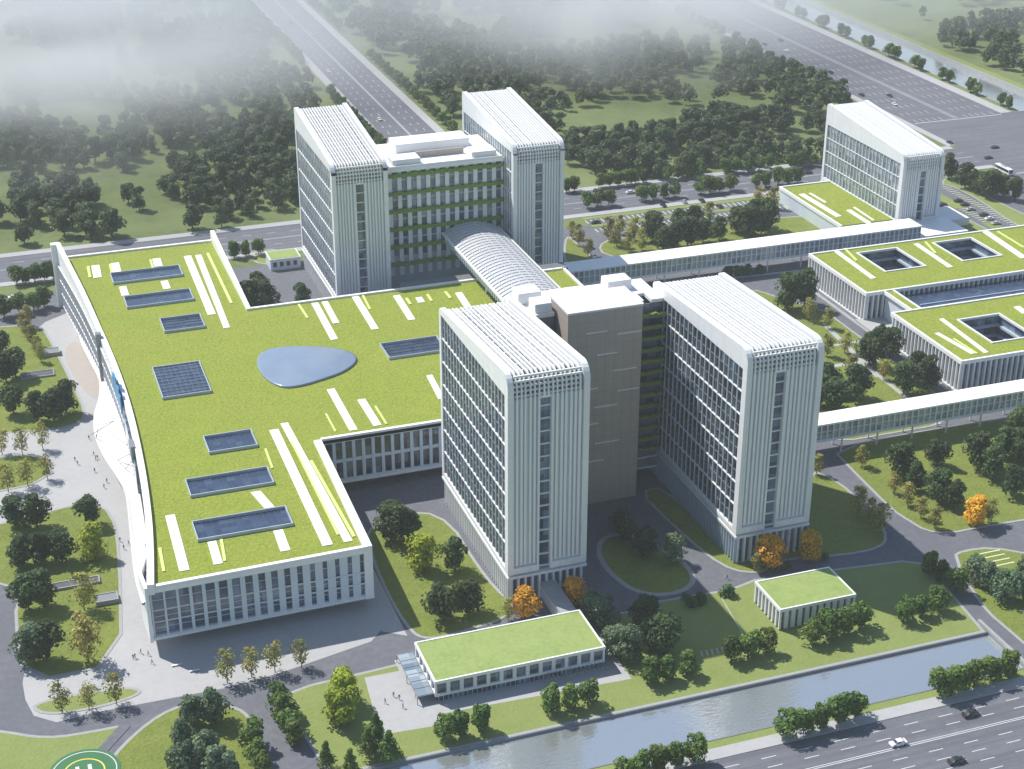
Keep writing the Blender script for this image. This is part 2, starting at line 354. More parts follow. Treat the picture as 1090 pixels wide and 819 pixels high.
# plaza round the main building
ground('plaza', MB().sheet([G(48,343), G(70,334), (28, 628), (93, 628), (93, 352), G(405,672), G(395,683), G(300,716), G(243,732), G(110,757), G(60,769), G(36,762), G(27,745), G(24,727), G(40,640), G(40,570), G(-30,562), G(-30,462), G(30,420), G(38,352)], .014), 'pave')
ground('plaza_patch', MB().sheet(smooth(Gs([(68,377),(75,364),(84,363),(94,384),(106,408),(107,428),(95,421),(83,408),(74,393)]), 2), .02), 'patch_brown')  # flat patch, browner and slightly darker than the plaza round it
ground('plaza', MB().sheet(Gs([(388,722),(434,713),(472,772),(405,783)]), .15), 'pave')

# lawns (raised, kerbed)
island([(-40,560),(3,558),(55,543),(95,534),(121,545),(129,590),(131,707),(24,728),(14,655),(19,640),(10,622),(-40,622)] , sm=1)
island([(-60,352),(44,345),(58,368),(80,412),(92,438),(88,450),(60,458),(-60,466)], sm=1)
island([(-40,492),(50,481),(58,512),(-40,532)], sm=1)
island([(30,754),(48,745),(90,737),(140,730),(156,738),(112,753),(52,763)], 'grassp')
island([(-60,772),(0,777),(50,786),(105,777),(133,771),(131,780),(112,797),(95,815),(70,850),(-60,850)], 'grassp')
island([(115,806),(170,757),(215,746),(258,753),(272,772),(292,845),(100,845)], 'grass')
# the big south lawn down to the canal
island([G(296,742), G(330,729), G(390,715), G(640,655), (163, 342), G(700,640), G(755,631), G(775,628), G(803,617), G(905,604), G(960,597), G(984,600), G(1010,628), (243, 301.3), (60, 301.3), (58, 310)], 'grassp', px=False, sm=0)
island([(388,558),(470,538),(520,620),(560,652),(480,678),(448,682),(432,668),(412,635),(393,590)], 'grass')
island([(162, 383), (171, 383.5), (177.5, 372), (181.5, 359), (179, 349), (169.5, 345.5), (160, 350), (156.5, 362), (157, 374)], 'grass', px=False, kw=1.6)
island([(184, 405), (194.5, 405), (194.5, 356.5), (203, 356.5), (203, 350), (198, 348.5), (191.5, 352), (188, 362), (185.5, 382)], 'grass', px=False, sm=1)
island([(800,606),(850,594),(900,592),(938,584),(946,573),(938,555),(905,522),(884,508),(862,500)], 'grass', sm=1)
island([(884,478),(905,500),(948,543),(968,556),(985,566),(1010,569),(1045,562),(1180,540),(1180,430),(1000,455)], 'grass', sm=1)
island([(1013,592),(1024,586),(1055,582),(1110,592),(1180,640),(1180,760),(1060,662),(1040,640)], 'grass', sm=1)
island([(252, 413), (312, 413), (314, 430), (314, 543), (250, 548), (232, 530), (226, 470), (240, 440)], 'grass', px=False, sm=1)
island([(600,247),(618,262),(640,283),(600,292)], 'grass')
island([(642,272),(636,262),(650,254),(840,228),(905,236),(905,252),(700,286)], 'grass', sm=1)
island([(1000,196),(1010,186),(1060,214),(1130,246),(1130,262),(1080,240),(1040,212),(1012,198)], 'grassp', sm=1)
island([(1003,228),(1022,229),(1062,250),(1040,252),(1000,240)], 'grassp', sm=1)
island([(255,270),(300,264),(305,278),(280,284)], 'grassp', sm=1)
# paths through the east garden
pth = MB()
for a, b_, wd, z in (((877,345),(935,402),2.2,.15), ((870,392),(935,384),2.4,.155), ((866,372),(925,362),1.6,.16), ((700,305),(866,287),2,.15), ((925,392),(1000,452),1.8,.165)):
    p, q = Vector(G(*a)), Vector(G(*b_)); d = (q-p).normalized(); n_ = Vector((-d.y, d.x))*wd/2
    pth.sheet([tuple(p-n_), tuple(q-n_), tuple(q+n_), tuple(p+n_)], z)
for a, b_, wd, z in (((768,637),(798,688),.3,.15),):
    p, q = Vector(G(*a)), Vector(G(*b_)); d = (q-p).normalized(); n_ = Vector((-d.y, d.x))*wd/2
    pth.sheet([tuple(p-n_), tuple(q-n_), tuple(q+n_), tuple(p+n_)], z)
for k in range(6):
    x, y = G(746+k*5.5, 697-k*1.1); pth.sheet([(x-.3, y-1.2), (x+.3, y-1.2), (x+.9, y+1.2), (x+.3, y+1.2)], .155)
pth.build('garden_path', 'pave', None, kind='structure')
p, q = G(134,772), G(103,806); d = (Vector(q)-Vector(p)).normalized(); n_ = Vector((-d.y, d.x))*1.4
ground('helipad_path', MB().sheet([tuple(Vector(p)-n_), tuple(Vector(q)-n_), tuple(Vector(q)+n_), tuple(Vector(p)+n_)], .15), 'drive')
# car parks
ground('car_park', MB().sheet([(262, 628), (372, 628), (372, 648), (262, 648)], .02), 'drive')
pb = MB()
for x in np.arange(262, 384, 2.6):
    for y in (632.5, 644.5): pb.sheet([(x, y-2.3), (x+.5, y-2.3), (x+.5, y+2.3), (x, y+2.3)], .05)
for y in np.arange(556, 640, 2.6):
    for x in (436.5, 446.5): pb.sheet([(x-2.3, y), (x+2.3, y), (x+2.3, y+.5), (x-2.3, y+.5)], .05)
for y in np.arange(329, 338, 2.4): pb.sheet([(265, y), (272, y), (272, y+.5), (265, y+.5)], .15)
pb.build('parking_bay', 'bay', None, kind='structure')
gb = MB()
gb.box(262, 384, 647.4, 651, 0, .12); gb.box(262, 372, 637, 640, 0, .12)
gb.box(433, 440, 553, 560, 0, .1); gb.box(433, 439, 575, 583, 0, .1); gb.box(433, 439, 604, 640, 0, .1)
ground('verge', gb, 'grassp')

# ---------------------------------------------------------------- helipad
hx, hy = 3.9, 322.5
def disc(cx, cy, r, n=64): return [(cx+r*math.cos(2*math.pi*i/n), cy+r*math.sin(2*math.pi*i/n)) for i in range(n)]
hp = thing('helipad', 'round green helipad with a white H and yellow ring on the lawn', 'helipad', (hx, hy, 0))
def ringz(cx, cy, r0, r1, z0, z1, n=64):
    a, b_ = disc(cx, cy, r0, n), disc(cx, cy, r1, n); v = [(x, y, z1) for x, y in a] + [(x, y, z1) for x, y in b_] + [(x, y, z0) for x, y in b_]
    return MB().add(v, [(i, i+n, (i+1) % n+n, (i+1) % n) for i in range(n)] + [(i+n, i+2*n, (i+1) % n+2*n, (i+1) % n+n) for i in range(n)])
MB().prism(disc(hx, hy, 8.6), .1, .26).build('pad', 'hgreen', hp)
ringz(hx, hy, 7.5, 7.75, .26, .275).build('outer_ring', 'paint', hp)
ringz(hx, hy, 4.6, 4.95, .26, .275).build('inner_ring', 'yel', hp)
MB().box(hx-1.9, hx-1.0, hy-2.4, hy+2.4, .262, .28).box(hx+1.0, hx+1.9, hy-2.4, hy+2.4, .262, .28).box(hx-1, hx+1, hy-.5, hy+.5, .262, .28).build('letter_h', 'paint', hp)

# ---------------------------------------------------------------- ward towers
def wedge_outline(y0, y1, zb, zf, zr, rf=4.2, rb=1.2, up='f'):
    """roof outline in (y, z) with rounded front and back shoulders: from front to back"""
    pts = []; sl = (zr-zf)/(y1-y0)
    for i in range(7):
        a = math.pi - i*(math.pi/2)/6; pts.append((y0+rf+rf*math.cos(a), zf-rf+sl*rf+rf*math.sin(a)))
    for i in range(4):
        a = math.pi/2 - i*(math.pi/2)/3; pts.append((y1-rb+rb*math.cos(a), zr-rb-sl*rb*.5+rb*math.sin(a)))
    return pts
def tower(label, x0, x1, y0, y1, zb, zwin, zf, zr, rw=.345, base='fins', group='white ward towers', gl='glass', row=7.75, slot=(9.3, 12.6), baseground=0, fin=2.9, latt=True):
    T = thing('ward_tower', label, 'tower', ((x0+x1)/2, (y0+y1)/2, 0), 0, group)
    off = T.location
    ft = 1.7                                   # thickness of the side frames
    top = wedge_outline(y0, y1, zb, zf, zr)
    yf, yb, zl = y0+2.6, y1-1.8, zb+1.3
    for sx, tx_ in ((x0, x0+ft), (x1-ft, x1)):
        polys = [[(y0, zb), (yb+1.8, zb), (y1, zl), (yb, zl), (yf, zl), (y0, zl)],
                 [(y0, zl), (yf, zl), (yf, zwin), (y0, zwin)], [(yb, zl), (y1, zl), (y1, zwin), (yb, zwin)],
                 [(y0, zwin), (yf, zwin), (yb, zwin), (y1, zwin)] + top[::-1]]
        ringx('side_frame', polys, sx, tx_, 'white', T, .3).location = -off
    # body behind the side glass
    ib = .5
    body = [(y0+2.4, zb+.2), (y1-.9, zb+.2), (y1-.9, zr-3.4), (y0+2.4, min(zf, zr+99)-3.6)]
    MB().prismx(body, x0+1.15, x1-1.15).build('body', 'bluewall', T)
    # windows of the two long sides, with fins and floor bands
    n = int((yb-yf)/fin); fw = (yb-yf)/n; rows = max(1, round((zwin-zl)/row)); rh = (zwin-zl)/rows
    for side, sx in (('w', x0), ('e', x1)):
        s = 1 if side == 'w' else -1; items = []; fins = []; bands = []
        for r_ in range(rows):
            z0_, z1_ = zl + r_*rh, zl+(r_+1)*rh
            for k in range(n):
                a, b_ = yf+k*fw, yf+(k+1)*fw
                mb = MB(); xa, xb = sorted((sx+s*.5, sx+s*1.13))
                zm = z0_+(z1_-z0_)*.5
                mb.box(xa, xb, a+.2, b_-.2, z0_+.45, z1_-.35)
                xc, xd = sorted((sx+s*.4, sx+s*.5)); mb.box(xc, xd, a+.2, b_-.2, zm-.14, zm+.14, 1)
                mb.box(xc, xd, (a+b_)/2+.35, (a+b_)/2+.47, z0_+.45, zm-.14, 1)
                items.append(mb)
            xa, xb = sorted((sx+s*.12, sx+s*1.12)); bands.append(bx(xa, xb, yf+.01, yb-.01, z0_-.02 if r_ else z0_+.01, z0_+.28))
        for k in range(1, n):
            a = yf+k*fw; xa, xb = sorted((sx+s*.18, sx+s*1.14)); fins.append(bx(xa, xb, a-.11, a+.11, zl+.33, zwin-.01))
        many('window', items, [gl, 'grey'], T, 96 if side == 'w' else 0)
        many('fin', fins, 'rib' if gl != 'glass' else 'panel', T, 96 if side == 'w' else 0)
        many('floor_band', bands, 'white', T, 96)
    # ribs: over the roof, round the shoulder and down the front
    xi0, xi1 = x0+ft+.35, x1-ft-.35; nr = 15; sp = (xi1-xi0)/nr
    s0, s1 = x0+slot[0], x0+slot[1]
    zpan = zf-8.5
    rj = random.Random(int(x0))
    for k in range(nr):
        xc = xi0+(k+.5)*sp + rj.uniform(-.1, .1); inner = s0-.3 < xc < s1+.3
        path = [(y0+.35, zb+2.6), (y0+.35, zpan+.3), (y0+.35, zpan+1.1)] if not inner else []
        outl = wedge_outline(y0+.35, y1+.15, zb, zf-.75, zr-.75, 3.9, 1.2)
        if inner: outl = [(y0+.35, zpan+.6)] + outl
        nn_ = len(path)
        path += outl; wv, dp = rw*rj.uniform(.82, 1.12), .6+rj.uniform(-.1, .15)
        mb = MB(); L = len(path)
        ins = []
        for i in range(L):
            p = Vector(path[max(i-1, 0)]); q = Vector(path[min(i+1, L-1)]); d = (q-p).normalized(); nn = Vector((d.y, -d.x))
            ins.append((path[i][0]+nn.x*dp, path[i][1]+nn.y*dp))
        v = []
        for i in range(L):
            tp = .6 if (path[i][1] > zpan+.9 and path[i][0] < y0+3.0) else 1
            for xx in (xc-wv*tp, xc+wv*tp): v.append((xx, *path[i])); v.append((xx, *ins[i]))
        fs = []
        for i in range(L-1):
            a, b_ = 4*i, 4*i+4
            fs += [(a, a+2, b_+2, b_), (a+1, b_+1, b_+3, a+3), (a, b_, b_+1, a+1), (a+2, a+3, b_+3, b_+2)]
        fs += [(0, 1, 3, 2), (4*L-4, 4*L-2, 4*L-1, 4*L-3)]
        mb.add(v, fs); mb.build('roof_rib', 'rib', T)
    # cross bars under the ribs at the shoulder
    sl_ = (zr-zf)/(y1-y0)
    bars = []
    for a in range(5):
        zz = zpan+1.0+a*1.45; bars.append(bx(xi0, xi1, y0+1.0, y0+1.5, zz, zz+.55))
    bx(x0+ft, x1-ft, y0+2.0, y0+2.39, zpan+.8, zf-3.7).build('shoulder_recess', 'grey', T)
    for a in range(12):
        yy = y0+6+a*(y1-y0-9)/11; zz = zf+sl_*(yy-y0)-1.75; bars.append(bx(xi0, xi1, yy-.15, yy+.15, zz, zz+.4))
    many('cross_bar', bars, 'rib', T)
    dz = 2.6
    MB().prismx([(y0+2.2, zf-dz-1.4), (y1-1.6, zf-dz-1.4+sl_*(y1-y0)), (y1-1.6, zf-dz+sl_*(y1-y0)), (y0+2.2, zf-dz)], x0+ft, x1-ft).build('roof_deck', 'deck', T)
    # front panels and the stair slot between them
    for a, b_ in ((x0+ft-.02, s0), (s1, x1-ft+.02)):
        fr = MB(); fr.box(a, b_, y0+.05, y0+1.6, zb, zb+2.0)
        fr.box(a, a+.6, y0+.12, y0+1.6, zb+2.0, zpan+.6) if a > x0+5 else fr.box(b_-.6, b_, y0+.12, y0+1.6, zb+2.0, zpan+.6)
        fr.build('front_frame', 'white', T)
        bx(a+.02, b_-.02, y0+1.05, y0+2.38, zb+.3, zpan+.6).build('front_panel', 'panel', T)
    it = []; fl = []; k = 0; z = zb+.5
    while z < zpan-1.5:
        it.append(bx(s0+.02, s1-.02, y0+1.7, y0+2.36, z+.35, min(z+3.85, zpan))); fl.append(bx(s0, s1, y0+1.15, y0+2.34, z-.02, z+.33)); z += 3.87
    many('stair_window', it, 'glassb', T); many('stair_landing', fl, 'white', T)
    bx(s0-.3, s1+.3, y0+.7, y0+1.9, zpan, zpan+.8).build('slot_lintel', 'white', T)
    # base storeys
    g0 = baseground
    bx(x0+.9, x1-.9, y0+1.1, y1-.6, g0, zb-1.3).build('base_wall', 'bluewall', T)
    bx(x0-.15, x1+.15, y0-.2, y1+.1, zb-1.3, zb-.55).build('base_cornice', 'white', T)
    bx(x0+1.4, x1-1.4, y0+1.5, y1-1, zb-.55, zb+.02).build('recess_band', 'grey', T)
    bf = []; bw = []
    yy = y0+.6
    while yy < y1-1:
        bf.append(bx(x0+.02, x0+.92, yy, yy+.35, g0, zb-1.31)); bw.append(bx(x0+.72, x0+.95, yy+.42, yy+1.55, g0+.4, zb-1.8)); yy += 1.7
    many('base_fin', bf, 'white' if base == 'fins' else 'bluewall', T); many('base_window', bw, 'glassb' if base == 'fins' else 'bluewall', T)
    bf = []; bw = []; xx = x0+.9
    while xx < x1-1.2:
        bf.append(bx(xx, xx+.6, y0+.25, y0+1.12, g0, zb-1.31)); bw.append(bx(xx+.82, xx+1.9, y0+.9, y0+1.12, g0+.3, zb-1.6)); xx += 2.1
    many('front_fin', bf, 'white', T); many('front_base_window', bw, 'glassb', T)
    # rear face
    bw = [bx(x0+3+k*2.6, x0+4.6+k*2.6, y1-.92, y1-.7, zb+2+j*3.9, zb+4.8+j*3.9) for k in range(int((x1-x0-6)/2.6)) for j in range(int((zr-zb-8)/3.9))]
    many('rear_window', bw, gl, T, 0)
    return T
TA = tower('tallest white tower in front, left of the brown lift block', 124, 147.5, 357.5, 420, 9.3, 64.2, 71.3, 66)
TB = tower('white tower to the right of the brown lift block', 193.5, 217.5, 355.5, 420, 10, 62.2, 68.8, 65.2, base='plain')
TC = tower('white ribbed tower at the rear left above the green roof', 126.5, 148.5, 568, 632, 9, 61.5, 64.2, 70.5, gl='glassl', row=8.7, rw=.29)
TD = tower('white ribbed tower at the rear, right of the planted facade', 199.5, 221, 568, 634, 9, 61.5, 64.8, 70, gl='glassl', row=8.7, rw=.31)
TE = tower('lower white slatted tower standing apart at the far right', 386, 407, 580, 649, 6, 33.6, 38, 43.5, gl='glassl', row=7.2, group='white ward towers')
for T_, nm in ((TE, 'entrance_slab'),):
    bx(408.2, 426, 583, 600, 0, 3.6).build('annex', 'white', T_)

# ---------------------------------------------------------------- planted middle block (rear)
MBk = thing('planted_block', 'middle block with rows of green planters between the two rear towers', 'hospital wing', (174, 595, 0))
x0, x1, y0, y1, z0, z1 = 148.5, 199.5, 580, 612, 0, 57
bx(x0, x1, y0+1.2, y1, z0, z1-1.5).build('wall', 'bluewall', MBk)
bx(x0-.0, x1+.0, y0-.6, y1+.5, z1-1.5, z1).build('roof', 'whiter', MBk)
cols = 13; cw = (x1-x0)/cols; it = []; pi_ = []; pl = []; fl = []
for j in range(9):
    zb_ = 19.5+j*4.0
    for k in range(cols):
        a = x0+k*cw; it.append(bx(a+.95, a+cw-.95+.5, y0+.9, y0+1.22, zb_+.5, zb_+3.6))
for k in range(cols+1): pi_.append(bx(max(x0, x0+k*cw-.85), min(x1, x0+k*cw+.85), y0+.25, y0+1.19, 12, z1-1.52))
for j in range(6):
    zb_ = 16.2+j*7.4; pl.append(bx(x0+.1, x1-.1, y0-.75, y0+.2, zb_, zb_+.95))
    b_ = MB()
    for q in range(64):
        a = x0+.4+q*(x1-x0-.8)/64; hh = random.uniform(.2, .8); b_.box(a, a+.78, y0-.7-random.uniform(0, .3), y0+.1, zb_+.95, zb_+.95+hh)
    b_.build('planter_hedge', 'planter', MBk)
many('window', it, 'glassb', MBk); many('pier', pi_, 'white', MBk); many('planter_ledge', pl, 'planter', MBk)
for a in ((154, 165.5, 581, 589, z1, z1+2.8), (186.5, 197, 581, 589, z1, z1+2.8), (160, 191, 598, 609, z1, z1+3.6)):
    bevel(bx(*a).build('roof_box', 'whiter', MBk), .25)
bx(166, 186, 590, 590.8, z1, z1+2.4).build('parapet', 'core', MBk)
bx(149, 199, 579.6, 580.4, z1, z1+.7).build('parapet', 'whiter', MBk)

# ---------------------------------------------------------------- lift block and terraces (front)
LB = thing('lift_block', 'grey brown windowless lift block with green terraces between the two front towers', 'hospital wing', (170, 415, 0))
core_o = bx(158.5, 182.5, 402.5, 417, 0, 65.4).build('shaft', 'core', LB)
bx(158.3, 182.7, 402.3, 417.2, 65.4, 66).build('shaft_roof', 'canopy', LB)
it = []
for (x, z, L) in ((164.5,58.5,6.5),(174.5,57,7.5),(168,51,6.5),(173.5,45,7.5),(163,40,5.5),(167.5,33.5,7.5),(163,28,6),(168,21,8),(174,60.9,0.1),(175,38,7),(165,15,6)):
    if L > 1: it.append(bx(x, x+L, 402.25, 402.52, z, z+.35))
many('light_slot', it, 'white', LB)
bx(147.5, 193.5, 419, 429, 0, 61.5).build('rear_wing', 'bluewall', LB)
gridsolid([147.5, 152, 157.8, 183.2, 187, 189.5, 193.4], [412, 417.6, 419, 429], lambda i, j: not (i in (2,) and j == 0) and not (i == 4 and j == 0) or j > 0, 61.5, 62.6).build('roof', 'whiter', LB)
for a in ((149.5, 157, 421, 427.5, 62.6, 66.2), (160, 170, 418, 423, 62.6, 65.6), (179, 187, 421.5, 427.5, 62.6, 66.0), (152, 157.4, 413, 419, 62.6, 65.6)):
    bevel(bx(*a).build('roof_box', 'whiter', LB), .25)
te = []; hd = []; wl = []
for j in range(13):
    zb_ = 11+j*3.87
    te.append(bx(182.5, 193.4, 409.5, 419, zb_, zb_+.5))
    b_ = MB(); 
    for q in range(22):
        a = 182.9+q*.48; b_.box(a, a+.47, 409.6-random.uniform(0, .25), 410.5, zb_+.5, zb_+1.0+random.uniform(.1, .6))
    hd.append(b_); wl.append(bx(182.5, 193.4, 412.2, 412.5, zb_+.5, zb_+3.86))
many('terrace', te, 'deck', LB); many('planter_hedge', hd, 'planter', LB); many('window', wl, 'glassb', LB)
bx(182.5, 193.4, 411.4, 411.9, 4, 4.5).box(182.5, 193.4, 411.4, 411.9, 7.8, 8.3).build('bridge_beam', 'white', LB)
bx(147.7, 158.3, 412.2, 419, 0, 61.4).build('west_link', 'glassb', LB)

# ---------------------------------------------------------------- podium building with the big green roof
ZR = 20.0
west = [(26.8, 366.5), (30.4, 393), (32.6, 420), (34.1, 450), (34.8, 480), (34.2, 511), (32.7, 541), (30.3, 577), (25.6, 622)]
def wx(y):
    for (a, b_) in zip(west, west[1:]):
        if a[1] <= y <= b_[1]: return a[0]+(b_[0]-a[0])*(y-a[1])/(b_[1]-a[1])
    return west[0][0] if y < west[0][1] else west[-1][0]
wf = []
yy = 366.5
while yy < 622: wf.append((wx(yy), yy)); yy += 8
wf.append((25.6, 622))
# soften the curve
for _ in range(3): wf = [wf[0]] + [((wf[i-1][0]+2*wf[i][0]+wf[i+1][0])/4, wf[i][1]) for i in range(1, len(wf)-1)] + [wf[-1]]
def wxx(y):
    for (a, b_) in zip(wf, wf[1:]):
        if a[1] <= y <= b_[1]: return a[0]+(b_[0]-a[0])*(y-a[1])/(b_[1]-a[1])
    return wf[0][0] if y < wf[0][1] else wf[-1][0]
foot = wf[::-1] + [(87, 367.5), (88.2, 434), (213, 434), (213, 546), (87.5, 546), (87.5, 622)]
PD = thing('main_building', 'low wide hospital building with a bright green roof and curved west front', 'hospital building', (100, 480, 0))
MB().prism(foot, ZR-1.2, ZR-.05).build('roof_slab', 'whiter', PD); MB().prism(inset(foot, .3), ZR-.05, ZR).build('roof', 'green', PD)
MB().prism(inset(foot, 2.6), 4.6, ZR-1.2).build('wall', 'bluewall', PD)
MB().prism(inset(foot, .25), 3.8, 4.6).build('soffit', 'white', PD)
MB().prism(inset(foot, 6.5), 0, 3.8).build('ground_floor', 'glassb', PD)
# parapets
def wallstrip(pts, th, z0, z1, closed=False):
    """a wall that follows a line, th to the left of it; z1 may be a list"""
    n = len(pts); out = []
    for i in range(n):
        a = Vector(pts[max(i-1, 0)]); c = Vector(pts[min(i+1, n-1)]); d = (c-a).normalized(); out.append((pts[i][0]-d.y*th, pts[i][1]+d.x*th))
    zz = z1 if isinstance(z1, list) else [z1]*n; z00 = z0 if isinstance(z0, list) else [z0]*n
    v = [];
    for i in range(n): v += [(*pts[i], z00[i]), (*pts[i], zz[i]), (*out[i], z00[i]), (*out[i], zz[i])]
    fs = [(0, 1, 3, 2), (4*n-4, 4*n-2, 4*n-1, 4*n-3)]
    for i in range(n-1):
        a, b_ = 4*i, 4*i+4; fs += [(a, b_, b_+1, a+1), (a+2, a+3, b_+3, b_+2), (a+1, b_+1, b_+3, a+3), (a, a+2, b_+2, b_)]
    return MB().add(v, fs)
MB().merge(wallstrip([(27, 367.2), (87.9, 368.2)], 1.1, 3.6, 4.8)).build('lower_band', 'white', PD)
wallstrip([(27, 366.6), (88, 367.6)], 1.2, ZR-1.4, ZR+.7).build('parapet', 'whiter', PD)
wallstrip([(88, 367.6), (89.2, 434)], 2.4, 3.7, ZR+.75).build('east_parapet_wall', 'whiter', PD)
wallstrip([(89.25, 434), (157, 434)], 1.2, ZR-1.4, ZR+.7).build('parapet', 'whiter', PD)
wallstrip([(213, 434), (213, 546)], 1.0, ZR-1.4, ZR+.7).build('parapet', 'whiter', PD)
wallstrip([(213, 546.3), (88.5, 546.3)], 1.2, ZR-1.4, ZR+.7).build('parapet', 'whiter', PD)
wallstrip([(88.6, 545), (88.6, 623)], 1.6, 3.7, [ZR+.8, ZR+4.5]).build('wing_parapet_wall', 'whiter', PD)
wallstrip([(87, 622.9), (26.5, 622.9)], 1.2, ZR-1.4, ZR+.7).build('parapet', 'whiter', PD)
bx(147.6, 214.5, 545.9, 552, ZR-1.0, ZR+.35).build('rear_walkway', 'deck', PD)
# south facade: seventeen bays, the openings get narrower to the right
it = []; pr = []; nb = 17; L = 59.5; bw_ = L/nb
for k in range(nb):
    a = 27.4+k*bw_; wd = 3.0 - 1.75*min(1, k/13); c_ = a+bw_/2; yk = 367.2+k*bw_/61
    for (za, zb_) in ((5.5, 8.5), (8.9, 12.1), (12.5, 18.6)):
        mb = MB().box(c_-wd/2, c_+wd/2, yk+.75, yk+1.25, za, zb_).box(c_-wd/2, c_+wd/2, yk+.62, yk+.74, (za+zb_)/2-.06, (za+zb_)/2+.06, 1)
        it.append(mb)
    ws = 3.0 - 1.75*min(1, max(0, k-1)/13)
    lft = a+bw_/2-bw_+ws/2 if k else 27.2
    pr.append(MB().box(lft, c_-wd/2, yk+.15, yk+1.2, 4.8, ZR-1.4))
pr.append(bx(27.4+16.5*bw_+.65, 87.9, 368.2+.15, 369.3, 4.8, ZR-1.4))
many('window', it, ['glassb', 'white'], PD); many('pier', pr, 'panel', PD)
sp = MB()
for z in (8.5, 12.1): sp.box(27.4, 87, 368.0, 368.3, z, z+.4)
sp.build('spandrel', 'panel', PD)
# court facade (faces south, next to the front tower)
it = []
for k in range(21):
    a = 90+k*3.15
    for (za, zb_) in ((5.6, 11.2), (12.4, 18.3)): it.append(bx(a+.55, a+2.6, 434.7, 435.3, za, zb_))
many('court_window', it, 'glass', PD)
bx(89.2, 156.5, 434.45, 435.2, 11.25, 12.35).box(89.2, 156.5, 434.45, 436.7, 4.6, 5.5).box(89.2, 156.5, 434.45, 436.7, 18.35, 18.75).build('court_band', 'panel', PD)
many('court_pier', [bx(90+k*3.15-.52, 90+k*3.15+.52, 434.3, 435.25, 5.5, 18.35) for k in range(22)], 'panel', PD)
for nm, pts in (('east_window', [(87.8, 371+k*3.2) for k in range(19)]),):
    many('east_window', [bx(88.0, 88.5, y, y+2, 6, 17.5) for x, y in pts], 'glass', PD, 96)
many('rear_window', [bx(92+k*3.4, 94+k*3.4, 545.2, 545.5, 6, 17.5) for k in range(34)], 'glass', PD)
# west front: tall screen wall rising to the north corner, with a grid of panes
def wtop(y): return 21.6 + 5.2*max(0, (y-540)/82)**1.3
ys_ = [366.5+ (622.6-366.5)*i/40 for i in range(41)]
wallstrip([(wxx(y)-.1, y) for y in ys_][::-1], 1.9, ZR-1.6, [wtop(y) for y in ys_][::-1]).build('curved_parapet', 'whiter', PD)
north = [y for y in ys_ if y > 476]
wallstrip([(wxx(y)-.2, y) for y in north][::-1], .5, 1.0, [ZR-1.6]*len(north)).build('screen_glass', 'glassb', PD)
it = []; hz = []
yy = 478
while yy < 621:
    x = wxx(yy); it.append(bx(x-.75, x-.1, yy, yy+.3, 1.0, ZR-1.2)); yy += 3.6
many('screen_fin', it, 'white', PD)
for z in (1.0, 6.6, 12.4, 18.2): hz.append(wallstrip([(wxx(y)-.78, y) for y in north][::-1], .5, z, z+.4))
many('screen_band', hz, 'white', PD)
bx(23.6, 26.6, 620.6, 623.4, 0, wtop(622)).build('corner_pier', 'whiter', PD)
x = wxx(535); bx(x-1.6, x+.4, 533.5, 536, 3, ZR+3.2).build('grey_pier', 'grey', PD)
it = []
for k in range(9):
    a = 440+k*3.9; x = wxx(a+2); it.append(bx(x-.9, x-.3, a+.2, a+3.7, 7, ZR-1.7))
many('west_window', it, 'glassb', PD)
x = wxx(476); sc_ = MB()
for k in range(7):
    a = 479+k*3.2; hh = [3.0, 4.4, 3.4, 5.6, 4.8, 3.4, 2.0][k]; xx = wxx(a+1.5)
    sc_.box(xx-1.3, xx-.9, a+.05, a+3.1, 17.6, 20.5+hh)
sc_.build('blue_screen', 'blue', PD)
x = wxx(430); x = wxx(448); bx(x-1.4, x-.1, 445.5, 451, 16.5, ZR+2.1).build('grey_pier', 'grey', PD)
# front corner: glass box behind the wrapped white edge
it = []
for k in range(8):
    a = 368+k*3.3; x = wxx(a+1.6)
    it.append(bx(x-.6, x-.1, a+.2, a+3.0, 5.5, 17.8))
many('corner_window', it, 'glassl', PD)
# sweeping canopy ribbon on the west side: outer edge (sight point, height), inner edge on the facade
rib = [((79,345),.4,618),((87,368),1.2,588),((97,388),2.6,562),((105,405),4.6,538),((105,424),6.2,514),((100,443),7.0,496),((101,465),7.4,478),((111,488),7.6,458),((124,508),7.8,442),((133,526),8.2,428),((137,555),9.6,410),((140,588),12,393),((144,618),14.5,379),((151,643),15.5,368)]
outer = []; inner = []
for (p, z, yi) in rib:
    g_ = G(*p, z); outer.append((g_[0], g_[1], z)); inner.append((wxx(yi)-.3, yi, z+1.0 if yi > 400 else z+1.6))
def refine(c, n=5):
    out = []
    for i in range(len(c)-1):
        p0, p1, p2, p3 = [Vector(c[max(0, min(len(c)-1, j))]) for j in (i-1, i, i+1, i+2)]
        for k in range(n):
            t_ = k/n; out.append(tuple(.5*((2*p1)+(-p0+p2)*t_+(2*p0-5*p1+4*p2-p3)*t_*t_+(-p0+3*p1-3*p2+p3)*t_**3)))
    out.append(tuple(c[-1])); return out
outer, inner = refine(outer), refine(inner); n = len(outer); mb = MB(); v = []; wid = 6
for i in range(n):
    for lay in (0, -.7):
        for j in range(wid+1):
            t_ = j/wid; z = outer[i][2]*(1-t_)+inner[i][2]*t_ - .45*math.sin(math.pi*t_) + (.45 if j == 0 else 0) + lay
            v.append((outer[i][0]*(1-t_)+inner[i][0]*t_, outer[i][1]*(1-t_)+inner[i][1]*t_, z))
K = 2*(wid+1); fs = []
for i in range(n-1):
    for j in range(wid):
        a = i*K+j; fs.append((a, a+1, a+K+1, a+K)); a += wid+1; fs.append((a+1, a, a+K, a+K+1))
    a = i*K; fs.append((a, a+K, a+K+wid+1, a+wid+1)); a += wid; fs.append((a+K, a, a+wid+1, a+K+wid+1))
mb.add(v, fs)
cn = mb.build('entrance_canopy', 'canopy', PD)
for p in cn.data.polygons: p.use_smooth = True
